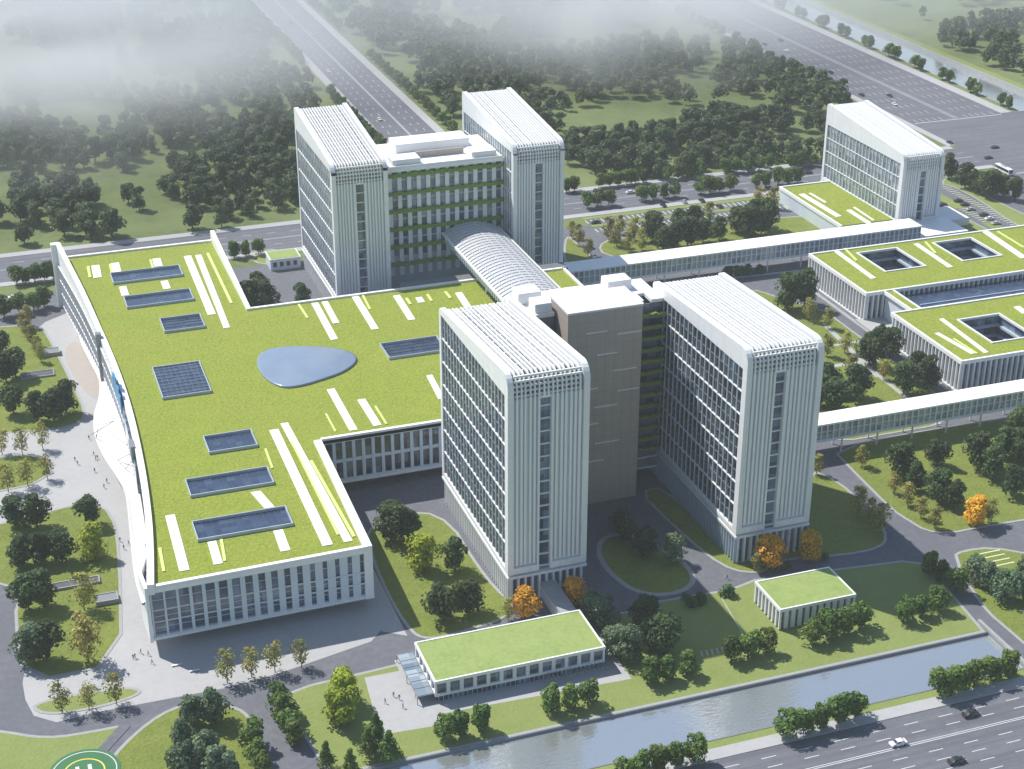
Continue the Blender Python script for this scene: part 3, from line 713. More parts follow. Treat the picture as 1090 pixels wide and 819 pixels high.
bevel(cn, .15, 1)
for (a, b_, c_) in (((122,448),(97,463),9),((122,448),(110,452),9),((153,476),(125,490),9),((153,476),(133,500),9),((150,500),(125,490),9)):
    p = G(*a, ZR-3); q = G(*b_, 8.4)
    MB().tube((*p, ZR-3), (*q, 8.4), .1, .1, 6).build('stay_rod', 'grey', PD)
wallstrip([(28.4, 387), (25.4, 376), (26.0, 366.3)], 1.0, [11, 5.2, 3.6], [ZR-.8, ZR+.2, ZR+.7]).build('corner_wrap', 'whiter', PD)
# rooflights
def rl(px, name='rooflight', hgt=1.0, pane=.12):
    p = Gs(px, ZR)
    xs_ = sorted(q[0] for q in p); ys2 = sorted(q[1] for q in p)
    X0, X1, Y0, Y1 = (xs_[0]+xs_[1])/2, (xs_[2]+xs_[3])/2, (ys2[0]+ys2[1])/2, (ys2[2]+ys2[3])/2
    fr = gridsolid([X0, X0+.3, X1-.3, X1], [Y0, Y0+.3, Y1-.3, Y1], lambda i, j: not (i == 1 and j == 1), ZR-.1, ZR+hgt)
    o = fr.build(name, 'bluewall', PD)
    g_ = bx(X0+.28, X1-.28, Y0+.28, Y1-.28, ZR-.1, ZR+pane).build('glass_pane', 'skyl', o); 
    g_.location = (0, 0, 0)
    bars = MB(); xx = X0+1.8
    while xx < X1-1: bars.box(xx, xx+.07, Y0+.3, Y1-.3, ZR+pane, ZR+pane+.1); xx += 1.8
    if Y1-Y0 > 12:
        yy = Y0+2
        while yy < Y1-1: bars.box(X0+.3, X1-.3, yy, yy+.18, ZR+pane+.1, ZR+pane+.2); yy += 2.6
    o2 = bars.build('glazing_bar', 'grey' if pane > .3 else 'dark', o); o2.location = (0, 0, 0)
for q in ([(117,293),(191,284),(195,294),(121,304)], [(131,318),(203,309),(206,320),(136,330)], [(170,341),(214,336),(218,349),(175,356)],
          [(163,393),(213,387),(225,418),(172,427)], [(217,467),(269,459),(273,476),(222,485)], [(197,513),(286,499),(291,516),(203,531)],
          [(204,558),(305,541),(311,559),(211,579)], [(405,367),(470,360),(472,376),(412,383)]): rl(q, pane=.6 if q[0][0] == 163 else .12)
egg = smooth(Gs([(273,384),(281,374),(310,370),(350,371),(377,377),(381,386),(367,397),(345,405),(318,413),(299,414),(283,405),(275,395)], ZR), 2)
if area(egg) < 0: egg = egg[::-1]
ce = (sum(p[0] for p in egg)/len(egg), sum(p[1] for p in egg)/len(egg)); n = len(egg); v = []; fs = []
for r_, zz in ((1, .1), (1, .7), (.97, .74), (.85, .9), (.6, 1.1), (.3, 1.2)):
    v += [(ce[0]+(x-ce[0])*r_, ce[1]+(y-ce[1])*r_, ZR+zz) for x, y in egg]
for k in range(5):
    for i in range(n): fs.append((k*n+i, k*n+(i+1) % n, (k+1)*n+(i+1) % n, (k+1)*n+i))
v.append((*ce, ZR+1.25)); fs += [(5*n+i, 5*n+(i+1) % n, len(v)-1) for i in range(n)]
eo = MB().add(v, fs).build('domed_rooflight', 'pond', PD)
for p in eo.data.polygons: p.use_smooth = True
# paving strips across the green roof
def strip(x0_, y0_, x1_, y1_, wpx, m_='strip', z=ZR, par=None, name='roof_paving', up=.22):
    a, b_ = G(x0_, y0_, z), G(x1_, y1_, z); dx = G((x0_+x1_)/2+wpx, (y0_+y1_)/2, z)[0] - G((x0_+x1_)/2, (y0_+y1_)/2, z)[0]; h_ = dx/2
    MB().prism([(a[0]-h_, a[1]), (a[0]+h_, a[1]), (b_[0]+h_, b_[1]), (b_[0]-h_, b_[1])], z-.05, z+up).build(name, m_, par or PD)
for s in ((101.5,283,104,296,9),(122.3,280.5,125.4,292,9),(130.6,305.6,133.5,315,8),(166.4,275.8,169,284,9),(174.7,299.6,178,308,8),(199.5,273,225.6,335.4,8.5),(211,272,232,325,7),(232,325,241.5,349.5,7),
          (335,323,356,362,8),(345.5,321.5,358,344.5,7),(378,316,399.5,351,8),(422,315,438.5,341,8),(445.5,317,449,322.5,7.5),(488,312,503,335,8),
          (352,414.7,376.5,458.5,9),(384.5,425.7,402,453.5,9),(457,400,470,425,7),(291.5,458,349,581,11),(302.5,451,371,577,9),(272,524,287,541,11),(296,565,304,587,11),(225.5,577,232.5,601,10),(181,549,196.5,608,11)): strip(*s)
for s in ((93.7,284,96,296,3),(117,282,120,293,2.5),(160,277,163,286,2.5),(221,270,246.5,323.5,3),(318,324.6,327.5,339,2.5),(386,314.5,394,330,2.5),(432.5,318,437,324.5,3),(455,314,459.5,321,3),(474,311,479.5,318,3),
          (347,441,357.3,460,2),(399.5,433,411.5,452,2.2),(331,491,377,572,3.5),(282.6,478.5,290,499,2.5),(235.5,575,239.5,598,3.5),(170,584,174.5,609,3.5),(310,470,360,570,2.5)): strip(*s, 'ystrip', up=.3)

# vaulted link over the roof, from the rear block to the front block
VL = thing('vaulted_link', 'long barrel vaulted white link crossing above the green roof', 'link building', (184, 505, 0))
def arcpts(xa, xb, ze, rise, n=16): return [(xa+(xb-xa)*i/n, ze+rise*math.sin(math.pi*i/n)**.8) for i in range(n+1)]
VY0, VY1 = 429.2, 578.5; xa, xb, ze = 173, 196.5, 28.5
ar = arcpts(xa, xb, ze, 3.6)
MB().prismy([(xa+.5, ze-3.4)] + [(x, z-.4) for x, z in arcpts(xa+.5, xb-.5, ze, 3.4)] + [(xb-.5, ze-3.4)], VY0, VY1-1).build('hall', 'bluewall', VL)
nrb = 56; rbs = []
for k in range(nrb):
    ya = VY0+(VY1-VY0)*k/nrb; yb_ = ya+(VY1-VY0)/nrb*.72
    up_ = arcpts(xa, xb, ze, 3.6); lo_ = arcpts(xa, xb, ze-.35, 3.55)
    rbs.append(MB().prismy(up_+lo_[::-1], ya, yb_))
many('roof_slat', rbs, 'vault', VL)
lf = MB()
for i in (2, 4, 6, 8, 10, 12, 14): x_, z_ = ar[i]; lf.box(x_-.18, x_+.18, VY0, VY1, z_-.05, z_+.12)
lf.build('roof_ridge', 'vault', VL)
MB().box(xa-.3, xa+.4, VY0, VY1, ze-.8, ze+.15).box(xb-.4, xb+.3, VY0, VY1, ze-.8, ze+.15).build('eaves', 'whiter', VL)
many('side_fin', [bx(xa+.1, xa+.5, y, y+.35, ze-3.4, ze-.8) for y in np.arange(431, 577, 2.4)], 'panel', VL)
many('column', [MB().tube((x, y, 20.2), (x, y, ze-3.4), .45, .45, 10) for y in (452, 472, 492, 512, 532) for x in (176, 193.5)], 'white', VL)

# ---------------------------------------------------------------- glazed sky bridges
def skybridge(label, x0, x1, y0, y1, z0, z1, cols, pitch=2.3):
    T = thing('sky_bridge', label, 'bridge', ((x0+x1)/2, (y0+y1)/2, 0), 0, 'glazed link bridges')
    bx(x0, x1, y0-.25, y1+.25, z1-.6, z1).build('roof', 'whiter', T)
    bx(x0, x1, y0-.1, y1+.1, z0, z0+.8).build('floor_beam', 'white', T)
    bx(x0+.02, x1-.02, y0+.45, y1-.45, z0+.8, z1-.6).build('glazing', 'glassl', T)
    fs_ = []
    for y in (y0-.05, y1-.45):
        fs_ += [bx(x, x+.45, y, y+.5, z0+.8, z1-.6) for x in np.arange(x0, x1, pitch)]
    many('fin', fs_, 'white', T)
    mid = MB()
    for y in (y0+.3, y1-.5): mid.box(x0, x1, y, y+.2, (z0+z1)/2, (z0+z1)/2+.25)
    mid.build('transom', 'white', T)
    many('column', [MB().tube((x, y, 0), (x, y, z0), .32, .32, 8) for x in cols for y in (y0+1, y1-1)], 'white', T)
skybridge('long rear sky bridge running to the slatted tower at the far right', 213.5, 386, 561, 571, 5.2, 12, np.arange(232, 384, 16))
skybridge('front sky bridge leaving the right tower past the east garden', 217.8, 420, 406.5, 414, 5.4, 12, np.arange(232, 420, 13.5))
bx(386.0, 410, 561, 579.6, 0, 6.2).build('entrance_hall', 'glassl', TE); bx(385.8, 410.2, 560.8, 579.8, 6.2, 6.9).build('hall_roof', 'whiter', TE)

# ---------------------------------------------------------------- annex with green roof beside the far tower
AN = thing('green_roofed_annex', 'low annex with a green roof at the foot of the far right tower', 'annex', (372, 612, 0))
bx(359, 385.7, 583, 640, 0, 7).build('wall', 'panel', AN); bx(359.5, 385.6, 583.5, 639.5, 7, 7.4).build('roof', 'green', AN)
bx(358.6, 359.5, 582.6, 640.4, 6.4, 7.9).box(359.5, 385.6, 639.5, 640.4, 6.4, 7.9).build('parapet', 'whiter', AN)
for s in ((853,207,893,231,7,),(862,206,879,216,3),(903,224,925,238,6),(909,221,930,235,2.5)): strip(*s, z=7.4, par=AN)

# ---------------------------------------------------------------- court building at the right
CB = thing('court_building', 'low white building with four roof courts and green roof at the right edge', 'court building', (380, 490, 0))
ZC = 12.0; CE = 432
xs_ = [322.5, 334, 341.5, 361, 378, 397.5, 400, CE]; 
xN = [322.5, 341.5, 361, 378, 397.5, CE]; yN = [500.5, 518, 541, 546]
xS = [321.5, 341, 360, 378, 398, CE]; yS = [433.5, 443.5, 466.5, 480]
solN = lambda i, j: not (j == 1 and i in (1, 3)); solS = lambda i, j: not (j == 1 and i in (1, 3))
for (X, Y, sol) in ((xN, yN, solN), (xS, yS, solS)):
    gridsolid(X, Y, sol, ZC-.9, ZC).build('roof', 'green', CB)
    Xi = [X[0]+.8] + X[1:-1] + [X[-1]-1]; Yi = [Y[0]+.9] + Y[1:-1] + [Y[-1]-1.5]
    gridsolid(Xi, Yi, sol, 0, ZC-.9).build('wall', 'glassb', CB)
    MB().box(X[0]-.4, X[0]+.5, Y[0]-.4, Y[-1]+.4, ZC-1, ZC+.45).box(X[0]+.5, CE, Y[0]-.4, Y[0]+.5, ZC-1, ZC+.45).box(X[0]+.5, CE, Y[-1]-.5, Y[-1]+.4, ZC-1, ZC+.45).build('parapet', 'whiter', CB)
    for i in (1, 3):
        a, b_, c_, d_ = X[i], X[i+1], Y[1], Y[2]
        gridsolid([a, a+.7, b_-.7, b_], [c_, c_+.7, d_-.7, d_], lambda p, q: not (p == 1 and q == 1), ZC-.5, ZC+.4).build('court_rim', 'white', CB)
        lv = MB()
        for z in (3.2, 7.4): lv.box(a+.01, b_-.01, d_-1.3, d_-.02, z, z+.8).box(b_-1.3, b_-.02, c_+.01, d_-1.3, z, z+.8)
        lv.build('court_gallery', 'bluewall', CB)
    fn = [bx(X[0]-.25, X[0]+.55, y, y+.55, .3, ZC-1) for y in np.arange(Y[0], Y[-1], 2.25)]
    many('west_fin', fn, 'white', CB)
    fn = [bx(x, x+.6, Y[0]-.3, Y[0]+1.2, .3, ZC-1) for x in np.arange(X[0]+.7, CE, 2.3)]
    many('south_fin', fn, 'white', CB)
    MB().box(X[0]-.5, X[0]+1.6, Y[0]-.5, Y[-1]+.5, 0, .5).box(X[0]+1.6, CE, Y[0]-.5, Y[0]+1.5, 0, .5).build('plinth', 'white', CB)
bx(331, 333.8, 480.4, 500.0, 0, ZC-.6).build('entrance_wall', 'panel', CB)
bx(330.6, 333.9, 480.5, 500.0, ZC-.6, ZC).build('entrance_roof', 'green', CB)
bx(330.0, 330.6, 480.5, 500.0, ZC-1, ZC+.4).build('parapet', 'whiter', CB)
bx(334, CE, 480.5, 500.0, 8, 9.2).build('slot_roof', 'skyl', CB)
bx(340, 396, 489, 489.5, 9.2, 9.5).build('slot_beam', 'bluewall', CB)
bx(333.95, 334.7, 480.6, 499.9, 9.2, ZC+.35).build('slot_rim', 'white', CB)
bx(319.5, 330.9, 478, 502, 0, 1.0).build('entrance_steps', 'pave', CB)
MB().box(318.6, 320.2, 430, 549, 0, .2).build('skirting_path', 'kerb', CB)
for s in ((889,267,930,297,6),(975,260,1012,285,6),(1049,247,1090,275,8),(1002,340,1050,376,5.5),(997,355,1036,377,5.5),(1082,327,1092,334,8)): strip(*s, z=ZC, par=CB, up=.25)
for s in ((899,265,912,278,2.5),(985,258,996,270,2.5),(1062,247,1090,264,2.5),(1015,361,1040,377,2.5)): strip(*s, 'ystrip', z=ZC, par=CB, up=.3)

# ---------------------------------------------------------------- small pavilions with green roofs
def pavilion(label, x0, x1, y0, y1, zt, nfront, skirt, wmat='white', glz='glassb', zlow=2.6, fin=False):
    T = thing('garden_pavilion', label, 'pavilion', ((x0+x1)/2, (y0+y1)/2, 0))
    bx(x0+.6, x1-.6, y0+.6, y1-.6, 0, zt-.6).build('inner_wall', glz, T)
    bx(x0, x1, y0, y1, zt-.7, zt-.2).build('roof_slab', 'white', T)
    bx(x0+.3, x1-.3, y0+.3, y1-.3, zt-.2, zt-.02).build('roof', 'greenp', T)
    gridsolid([x0-.1, x0+.35, x1-.35, x1+.1], [y0-.1, y0+.35, y1-.35, y1+.1], lambda i, j: not (i == 1 and j == 1), zt-.75, zt+.15).build('parapet', 'whiter', T)
    it = []; pw_ = (x1-x0)/nfront
    for k in range(nfront+1):
        c_ = x0+k*pw_; hw = .5 if not fin else .62; it.append(bx(max(x0, c_-hw), min(x1, c_+hw), y0+.02, y0+.58, zlow, zt-.76))
    ns = max(3, int((y1-y0)/pw_)); ps = (y1-y0-.7)/ns
    for k in range(1, ns+1):
        for xx in (x0+.02, x1-.58): it.append(bx(xx, xx+.56, y0+k*ps-.4+.3, y0+k*ps+.4+.3, zlow, zt-.76))
    many('pier', it, wmat, T)
    if zlow > .5:
        gridsolid([x0, x0+.55, x1-.55, x1], [y0, y0+.55, y1-.55, y1], lambda i, j: not (i == 1 and j == 1), zlow-.7, zlow).build('lower_band', wmat, T)
        many('mullion', [bx(x, x+.12, y0+.45, y0+.58, 0, zlow-.7) for x in np.arange(x0+1, x1-1, 1.3)], 'panel', T)
    bx(x0+8*0+.5, x1-.5, y1-.58, y1-.1, 0, zt-.8).build('rear_wall', wmat, T)
    return T
PW = pavilion('long low pavilion with a flat green roof beside the small white plaza', 91.5, 138.2, 320.6, 339, 6.6, 13, True)
ground('pavilion_terrace', MB().sheet([(86.5, 316), (143, 313.5), (143, 342), (86.5, 342)], .16), 'pave')
bl = MB()
for k in range(7): bl.box(87.0, 91.3, 321.5+k*3.2, 321.6+k*3.2, 2.62, 2.7)
bx(87.0, 91.3, 321.3, 341, 2.5, 2.6).build('glass_canopy', 'glassl', PW)
for k in range(16): bl.box(121+k*1.1, 121.2+k*1.1, 317.6, 320.5, 2.0, 2.2)
bl.build('pergola_slat', 'grey', PW)
MB().box(86.85, 87.0, 321, 341.2, 2.5, 2.7).box(91.25, 91.45, 321, 341.2, 2.5, 2.7).box(86.85, 87.0, 321.2, 321.4, 0, 2.5).box(86.85, 87.0, 331, 331.2, 0, 2.5).box(86.85, 87.0, 340.8, 341, 0, 2.5).build('pergola_frame', 'grey', PW)
PE_ = pavilion('small white pavilion with closely spaced fins on the south lawn', 189.8, 213.2, 320.6, 335.6, 6.8, 11, True, zlow=.3, fin=True)
bx(193, 211, 336, 339.5, 3.4, 3.7).build('rear_canopy', 'panel', PE_)
# covered walkway from the front tower to the pavilion
CW = thing('covered_walkway', 'narrow grey walkway from the front tower to the long pavilion', 'walkway', (136, 348, 0))
bx(134.0, 138.0, 339.1, 358.3, 0, 4.6).build('wall', 'panel', CW); bx(133.7, 138.3, 339.1, 358.3, 4.6, 5.1).build('roof', 'kerb', CW)
# gatehouse behind
GH = thing('gatehouse', 'small flat roofed gatehouse with a pale green roof beside the rear left tower', 'gatehouse', (123, 640, 0))
bx(112.5, 125.5, 632, 642, 0, 4.6).build('wall', 'panel', GH); bx(112.3, 125.7, 631.8, 642.2, 4.6, 5.1).build('parapet', 'white', GH); bx(112.8, 125.2, 632.3, 641.7, 5.1, 5.25).build('roof', 'greenp', GH)
many('window', [bx(113.6+k*2.9, 115.2+k*2.9, 631.85, 632.05, 1.6, 3.6) for k in range(4)], 'glass', GH)
# stone benches / basins on the west lawns
def basin(c, wd, dp, h_, label, mt='dark'):
    cx, cy = G(*c); X0, X1, Y0, Y1 = cx-wd/2, cx+wd/2, cy-dp/2, cy+dp/2
    T = thing('stone_basin', label, 'basin', (cx, cy, 0))
    gridsolid([X0, X0+.35, X1-.35, X1], [Y0, Y0+.35, Y1-.35, Y1], lambda i, j: not (i == 1 and j == 1), .1, h_).build('rim', 'kerb', T)
    bx(X0+.35, X1-.35, Y0+.35, Y1-.35, .1, h_-.2).build('floor', mt, T)
basin((40, 400), 12, 5.4, .8, 'long dark sunken basin on the grass below the far end of the west lawn')
basin((56, 377), 5.5, 5, 1.6, 'small slatted grey block on the grass nearest the curved paving', 'grey')
basin((79, 623), 14.5, 3.6, .9, 'long dark basin among dark trees on the southwest lawn')
basin((114, 640), 6.3, 4.4, 1.5, 'small slatted grey block at the paved edge of the southwest lawn', 'grey')
# plaza benches
for k, (x, y) in enumerate(((188, 709), (207, 715))):
    X, Y = G(x, y); T = thing('stone_bench', ['white stone bench in shade nearer the corner of the main building', 'white stone bench in shade nearer the kerb trees'][k], 'bench', (X, Y, .014), 0, 'plaza benches')
    bx(X-1.3, X+1.3, Y-.25, Y+.25, .36, .46).build('seat', 'white', T)
    for s in (-1, 1): bx(X+s*.9-.15, X+s*.9+.15, Y-.2, Y+.2, .014, .36).build('leg', 'kerb', T)
# ---------------------------------------------------------------- trees
def crown_np(rng, h, rw, zc0, nl, leaves, leaf, shape='round', gap=.0):
    """leaf clumps spread over and inside several lobes"""
    lob = []
    for i in range(nl):
        a = rng.uniform(0, 2*math.pi); t_ = rng.uniform(0, 1)
        z = zc0 + (h-zc0)*t_
        if shape == 'round': rr = rw*math.sqrt(max(.05, 1-(2*t_-.85)**2/1.45))
        elif shape == 'cone': rr = rw*(1.05-t_)
        else: rr = rw*(.55+.5*math.sin(math.pi*min(1, t_*1.05)))
        d = rr*rng.uniform(.1, .66); lr = rr*rng.uniform(.40, .58) if shape != 'cone' else max(.5, rr*.55)
        z = min(z, h-lr*.75); z = max(z, zc0+lr*.6)
        lob.append((d*math.cos(a), d*math.sin(a), z, lr))
    lob = np.array(lob); pick = rng.integers(0, nl, leaves)
    u = rng.normal(size=(leaves, 3)); u /= np.linalg.norm(u, axis=1)[:, None]; u[:, 2] = np.where(u[:, 2] < -.75, -u[:, 2], u[:, 2])
    r = lob[pick, 3]*rng.uniform(.72, 1.08, leaves)
    c = lob[pick, :3] + u*r[:, None]*np.array([1, 1, .85])
    nrm = u + np.array([0, 0, .25]) + rng.normal(size=(leaves, 3))*.38; nrm /= np.linalg.norm(nrm, axis=1)[:, None]
    t1 = np.cross(nrm, rng.normal(size=(leaves, 3))); t1 /= np.linalg.norm(t1, axis=1)[:, None]; t2 = np.cross(nrm, t1)
    s = leaf*rng.uniform(.6, 1.25, leaves)[:, None]
    q = np.stack([c - t1*s - t2*s*.7, c + t1*s*.9 - t2*s*.75 , c + t1*s*1.05 + t2*s*.7 + nrm*s*.25, c - t1*s*.8 + t2*s*.85], 1)
    return q.reshape(-1, 3)
def np_mesh(name, v, mats, nper=4):
    me = bpy.data.meshes.new(name); nf = len(v)//nper; me.vertices.add(len(v)); me.vertices.foreach_set('co', v.astype(np.float32).ravel())
    me.loops.add(len(v)); me.loops.foreach_set('vertex_index', np.arange(len(v), dtype=np.int32))
    me.polygons.add(nf); me.polygons.foreach_set('loop_start', np.arange(0, len(v), nper, dtype=np.int32))
    for m_ in mats: me.materials.append(M[m_])
    me.update(calc_edges=True); me.validate(); return me
def trunk_mb(rng, h, rw, zc0, r0):
    mb = MB(); top = zc0 + (h-zc0)*.45
    mb.tube((0, 0, -.1), (rng.uniform(-.15, .15), rng.uniform(-.15, .15), zc0*.9), r0, r0*.75, 7); mb.tube((0, 0, zc0*.85), (0, 0, top), r0*.75, r0*.3, 6)
    for k in range(5):
        a = k*1.26+rng.uniform(-.4, .4); mb.tube((0, 0, zc0*.8+k*.25), (math.cos(a)*rw*.6, math.sin(a)*rw*.6, zc0+(h-zc0)*rng.uniform(.3, .6)), r0*.4, r0*.12, 5)
    return mb
KINDS = {   # height, crown radius, crown base, lobes, leaves, leaf size, shape, foliage, trunk radius
 'dark':   (10.5, 4.9, 1.5, 20, 2300, .33, 'round', 'f_dark', .28),
 'dark2':  (11.5, 4.7, 1.8, 22, 2300, .33, 'round', 'f_dark', .3),
 'grey':   (10.5, 4.9, 1.4, 20, 2300, .33, 'round', 'f_grey', .28),
 'bright': (9.0, 4.8, .7, 20, 2200, .31, 'round', 'f_bright', .25),
 'orange': (8.5, 4.3, .8, 18, 2200, .27, 'round', 'f_orange', .25),
 'olive':  (8.5, 3.0, 1.8, 24, 620, .2, 'tall', 'f_olive', .13),
 'oliveg': (9.0, 3.1, 1.2, 24, 900, .22, 'tall', 'f_olive', .14),
 'street': (6.6, 3.1, 1.1, 14, 1300, .26, 'round', 'f_street', .17),
 'cone':   (9.0, 3.2, 1.3, 30, 1700, .25, 'cone', 'f_street', .18),
 'shrub':  (3.0, 2.4, .2, 9, 600, .24, 'round', 'f_mid', .08),
 'wood':   (11.5, 5.0, 1.9, 16, 1100, .44, 'round', 'f_wood', .3),
 'wood2':  (10.5, 4.8, 1.7, 14, 1100, .44, 'round', 'f_wood', .3),
}
PROTO = {}
for kn, (h, rw, zc0, nl, lv, ls, shp, fm, tr) in KINDS.items():
    for var in range(3):
        rng = np.random.default_rng(abs(hash_ := sum(ord(c)*(i+3) for i, c in enumerate(kn))*7+var))
        cm = np_mesh('crown', crown_np(rng, h, rw, zc0, nl, lv, ls, shp), [fm]); tm = trunk_mb(rng, h, rw, zc0, tr).mesh('trunk', 'bark')
        PROTO[kn, var] = (cm, tm, h)
NAMES = dict(dark='broadleaf_tree', dark2='broadleaf_tree', grey='broadleaf_tree', bright='yellow_green_tree', orange='autumn_tree', olive='young_tree', oliveg='young_tree', street='street_tree', cone='cone_shaped_tree', shrub='shrub', wood='woodland_tree', wood2='woodland_tree')
def put_tree(x, y, kind, h, label, group, z=0.1):
    var = random.randrange(3); cm, tm, hh = PROTO[kind, var]
    o = bpy.data.objects.new(NAMES[kind], None); C.objects.link(o); o.empty_display_size = .1
    s = h/hh; o.location = (x, y, z); o.rotation_euler = (0, 0, random.uniform(0, 6.28)); o.scale = (s*random.uniform(.93, 1.1), s*random.uniform(.93, 1.1), s)
    tag(o, label, 'shrub' if kind == 'shrub' else 'tree', group)
    c = bpy.data.objects.new('crown', cm); C.objects.link(c); c.parent = o
    t_ = bpy.data.objects.new('trunk', tm); C.objects.link(t_); t_.parent = o
    return o
ORD = ['leftmost', 'second from left', 'third from left', 'fourth from left', 'fifth from left', 'sixth from left', 'seventh from left', 'eighth from left', 'ninth from left', 'tenth from left', 'eleventh from left', 'twelfth from left']
NUM = {1: 'one', 2: 'two', 3: 'three', 4: 'four', 5: 'five', 6: 'six', 7: 'seven', 8: 'eight', 9: 'nine', 10: 'ten', 11: 'eleven', 12: 'twelve'}
def grove(desc, kind, h, pts, z=.1, px=True):
    """desc: what and where, plural when there are several ('dark trees on the court lawn')"""
    P_ = sorted(pts); n = len(P_)
    for i, p in enumerate(P_):
        if n == 1: lab = desc
        elif n == 2: lab = ('left' if i == 0 else 'right') + ' of two ' + desc
        elif i == n-1: lab = 'rightmost of %s %s' % (NUM[n], desc)
        else: lab = '%s of %s %s' % (ORD[i], NUM[n], desc)
        k = kind if isinstance(kind, str) else kind[i % len(kind)]
        if i == 0 and k in ('dark', 'dark2', 'bright'): h *= 1.12
        x, y = G(*p[:2]) if px else p[:2]
        hh = (p[2] if len(p) > 2 else h)*(1 if len(p) > 2 else random.uniform(.88, 1.14))
        put_tree(x, y, k, hh, lab, desc if n > 1 else None, z)
D2 = ('dark', 'dark2')
grove('dark trees on the west lawn beside the long basin', D2, 10, [(15,441),(40,449),(58,448),(71,440)])
grove('dark trees at the left edge above the long basin', D2, 10, [(2,380),(7,408),(17,402)])
grove('olive trees in line on the grass by the grey block', 'oliveg', 8, [(25,352),(30,360),(35,369),(40,378),(44,386),(30,348)])
grove('thin olive trees on the white path between the lawns', 'olive', 9, [(2.5,484),(24,484),(46,479)])
grove('thin olive trees on the small lawn by the plaza', 'olive', 9, [(9,524),(30,518),(51,511)])
grove('dark trees at the top corner of the southwest lawn', D2, 9.5, [(16,561),(40,562)])
grove('dark spreading tree on the southwest lawn beside the plaza path', 'dark', 9.5, [(97,560)])
grove('bright yellow green tree on the southwest lawn', 'bright', 9.5, [(101,594)])
grove('dark trees in a row above the southwest basin', D2, 9, [(24,603),(44,601),(66,599)])
grove('dark trees at the left end of the southwest basin', D2, 10, [(31,650),(47,647)])
grove('dark trees near the road corner of the southwest lawn', ('grey', 'dark'), 11, [(37,706),(50,703)])
grove('tall olive trees near the slatted block on the southwest lawn', 'oliveg', 13, [(90,650,12),(94,705,15)])
grove('thin olive trees on the crescent lawn', 'olive', 9.5, [(66,759),(95,756),(124,750)])
grove('thin olive trees in the shade below the main building', 'olive', 9.5, [(242,727),(268,721),(293,716),(321,711)])
grove('grey green trees on the lawn above the helipad path', 'grey', 10, [(205,775),(228,770),(196,800),(222,812),(200,830),(236,828)])
grove('clipped round trees along the left side of the south drive', 'street', 7.5, [(269,796),(274,812),(281,828)])
grove('clipped round trees along the right side of the south drive', 'street', 7.5, [(298,757),(303,768),(309,781),(314,793)])
grove('bright yellow green trees by the small white plaza', 'bright', 9.5, [(368,751),(362,772)])
grove('cone shaped trees at the bottom left of the small plaza', 'cone', 9.5, [(348,820),(374,828),(393,807),(401,797),(415,812)])
grove('tall dark trees at the far end of the court lawn', D2, 12, [(417,577,13),(435,572,10)])
grove('bright yellow green tree on the court lawn', 'bright', 9.5, [(449,608)])
grove('dark trees on the court lawn beside the front tower', D2, 10, [(485,609),(472,662),(498,653)])
grove('small olive tree at the court corner of the front tower', 'oliveg', 7, [(541,661)])
grove('orange trees on either side of the covered walkway', 'orange', 10, [(560,657),(610,645)])
grove('orange trees at the foot of the right tower', 'orange', 9.5, [(820,606),(859,597)])
grove('small olive tree beside the orange trees at the right tower', 'oliveg', 6.5, [(806,610)])
grove('dark shrubs under the orange trees at the right tower', 'shrub', 2.6, [(836,606),(876,596)])
grove('grey green trees at the east end of the long pavilion', ('grey',), 9.5, [(640,672),(655,700),(668,704),(630,660)])
grove('dark trees between the oval island and the long pavilion', D2, 10.5, [(688,672),(704,698),(694,694)])
grove('dark trees standing on the oval island', D2, 9, [(664,576),(687,592)])
grove('pale tree at the right edge of the oval island', 'grey', 9, [(714,599)])
grove('low shrubs where the south lawn meets the drive', 'shrub', 3.4, [(733,645),(745,642),(774,635)])
SL = 'round trees on the south lawn '
grove('round trees beside the canal below the long pavilion', 'street', 7.5, [(474,788),(490,784),(512,778)])
grove('round trees by the canal right of the long pavilion', 'street', 7.5, [(587,760),(606,755),(625,750)])
grove('round trees on the lawn right of the long pavilion', 'street', 7.5, [(692,728),(710,724),(731,719)])
grove('round trees in shade near the striped lawn steps', 'street', 7.5, [(778,705),(796,700),(816,695)])
grove('round trees in front of the small finned pavilion', 'street', 8, [(863,686),(881,680),(898,675),(915,669)])
grove('round trees on the lawn right of the finned pavilion', 'street', 7.5, [(962,662),(980,657),(998,651)])
grove('round trees climbing beside the bridge road', 'street', 8, [(989,612),(1002,621),(1016,632)])
grove('street trees between canal and boulevard, middle group', 'street', 7.8, [(837,786),(855,781),(873,776),(892,770),(910,764)])
grove('street trees between canal and boulevard, right group', 'street', 7.8, [(1001,741),(1018,736),(1036,731),(1054,725),(1072,720)])
grove('street trees between canal and boulevard, left group', 'street', 7.8, [(664,833),(682,828),(701,822),(720,817),(740,812)])
grove('grey green trees on the island by the bridge road', 'grey', 9, [(1037,620),(1052,628),(1070,641),(1090,618),(1095,640)])
grove('olive trees along the kerb of the east lawn', 'oliveg', 8, [(951,526),(966,539),(980,552),(994,563)])
grove('dark trees on the east lawn behind the olive trees', D2, 9.5, [(958,508),(974,522),(999,534),(1015,541)])
grove('dark tree standing alone on the east lawn under the bridge', 'dark', 7.5, [(997,496)])
grove('dark trees at the upper right of the east lawn', D2, 10.5, [(1040,498),(1056,511),(1076,528),(1070,488),(1088,495),(1085,470)])
grove('large orange tree on the east lawn', 'orange', 10, [(1038,560)])
grove('small olive tree beside the large orange tree', 'oliveg', 8, [(1052,556)])
grove('small olive tree at the start of the front sky bridge', 'oliveg', 8, [(917,498)])
grove('small olive tree against the right tower', 'oliveg', 8.5, [(869,506)])
grove('feathery olive trees near the tip of the tower lawn', 'oliveg', 9.5, [(913,547),(925,558),(937,569)])
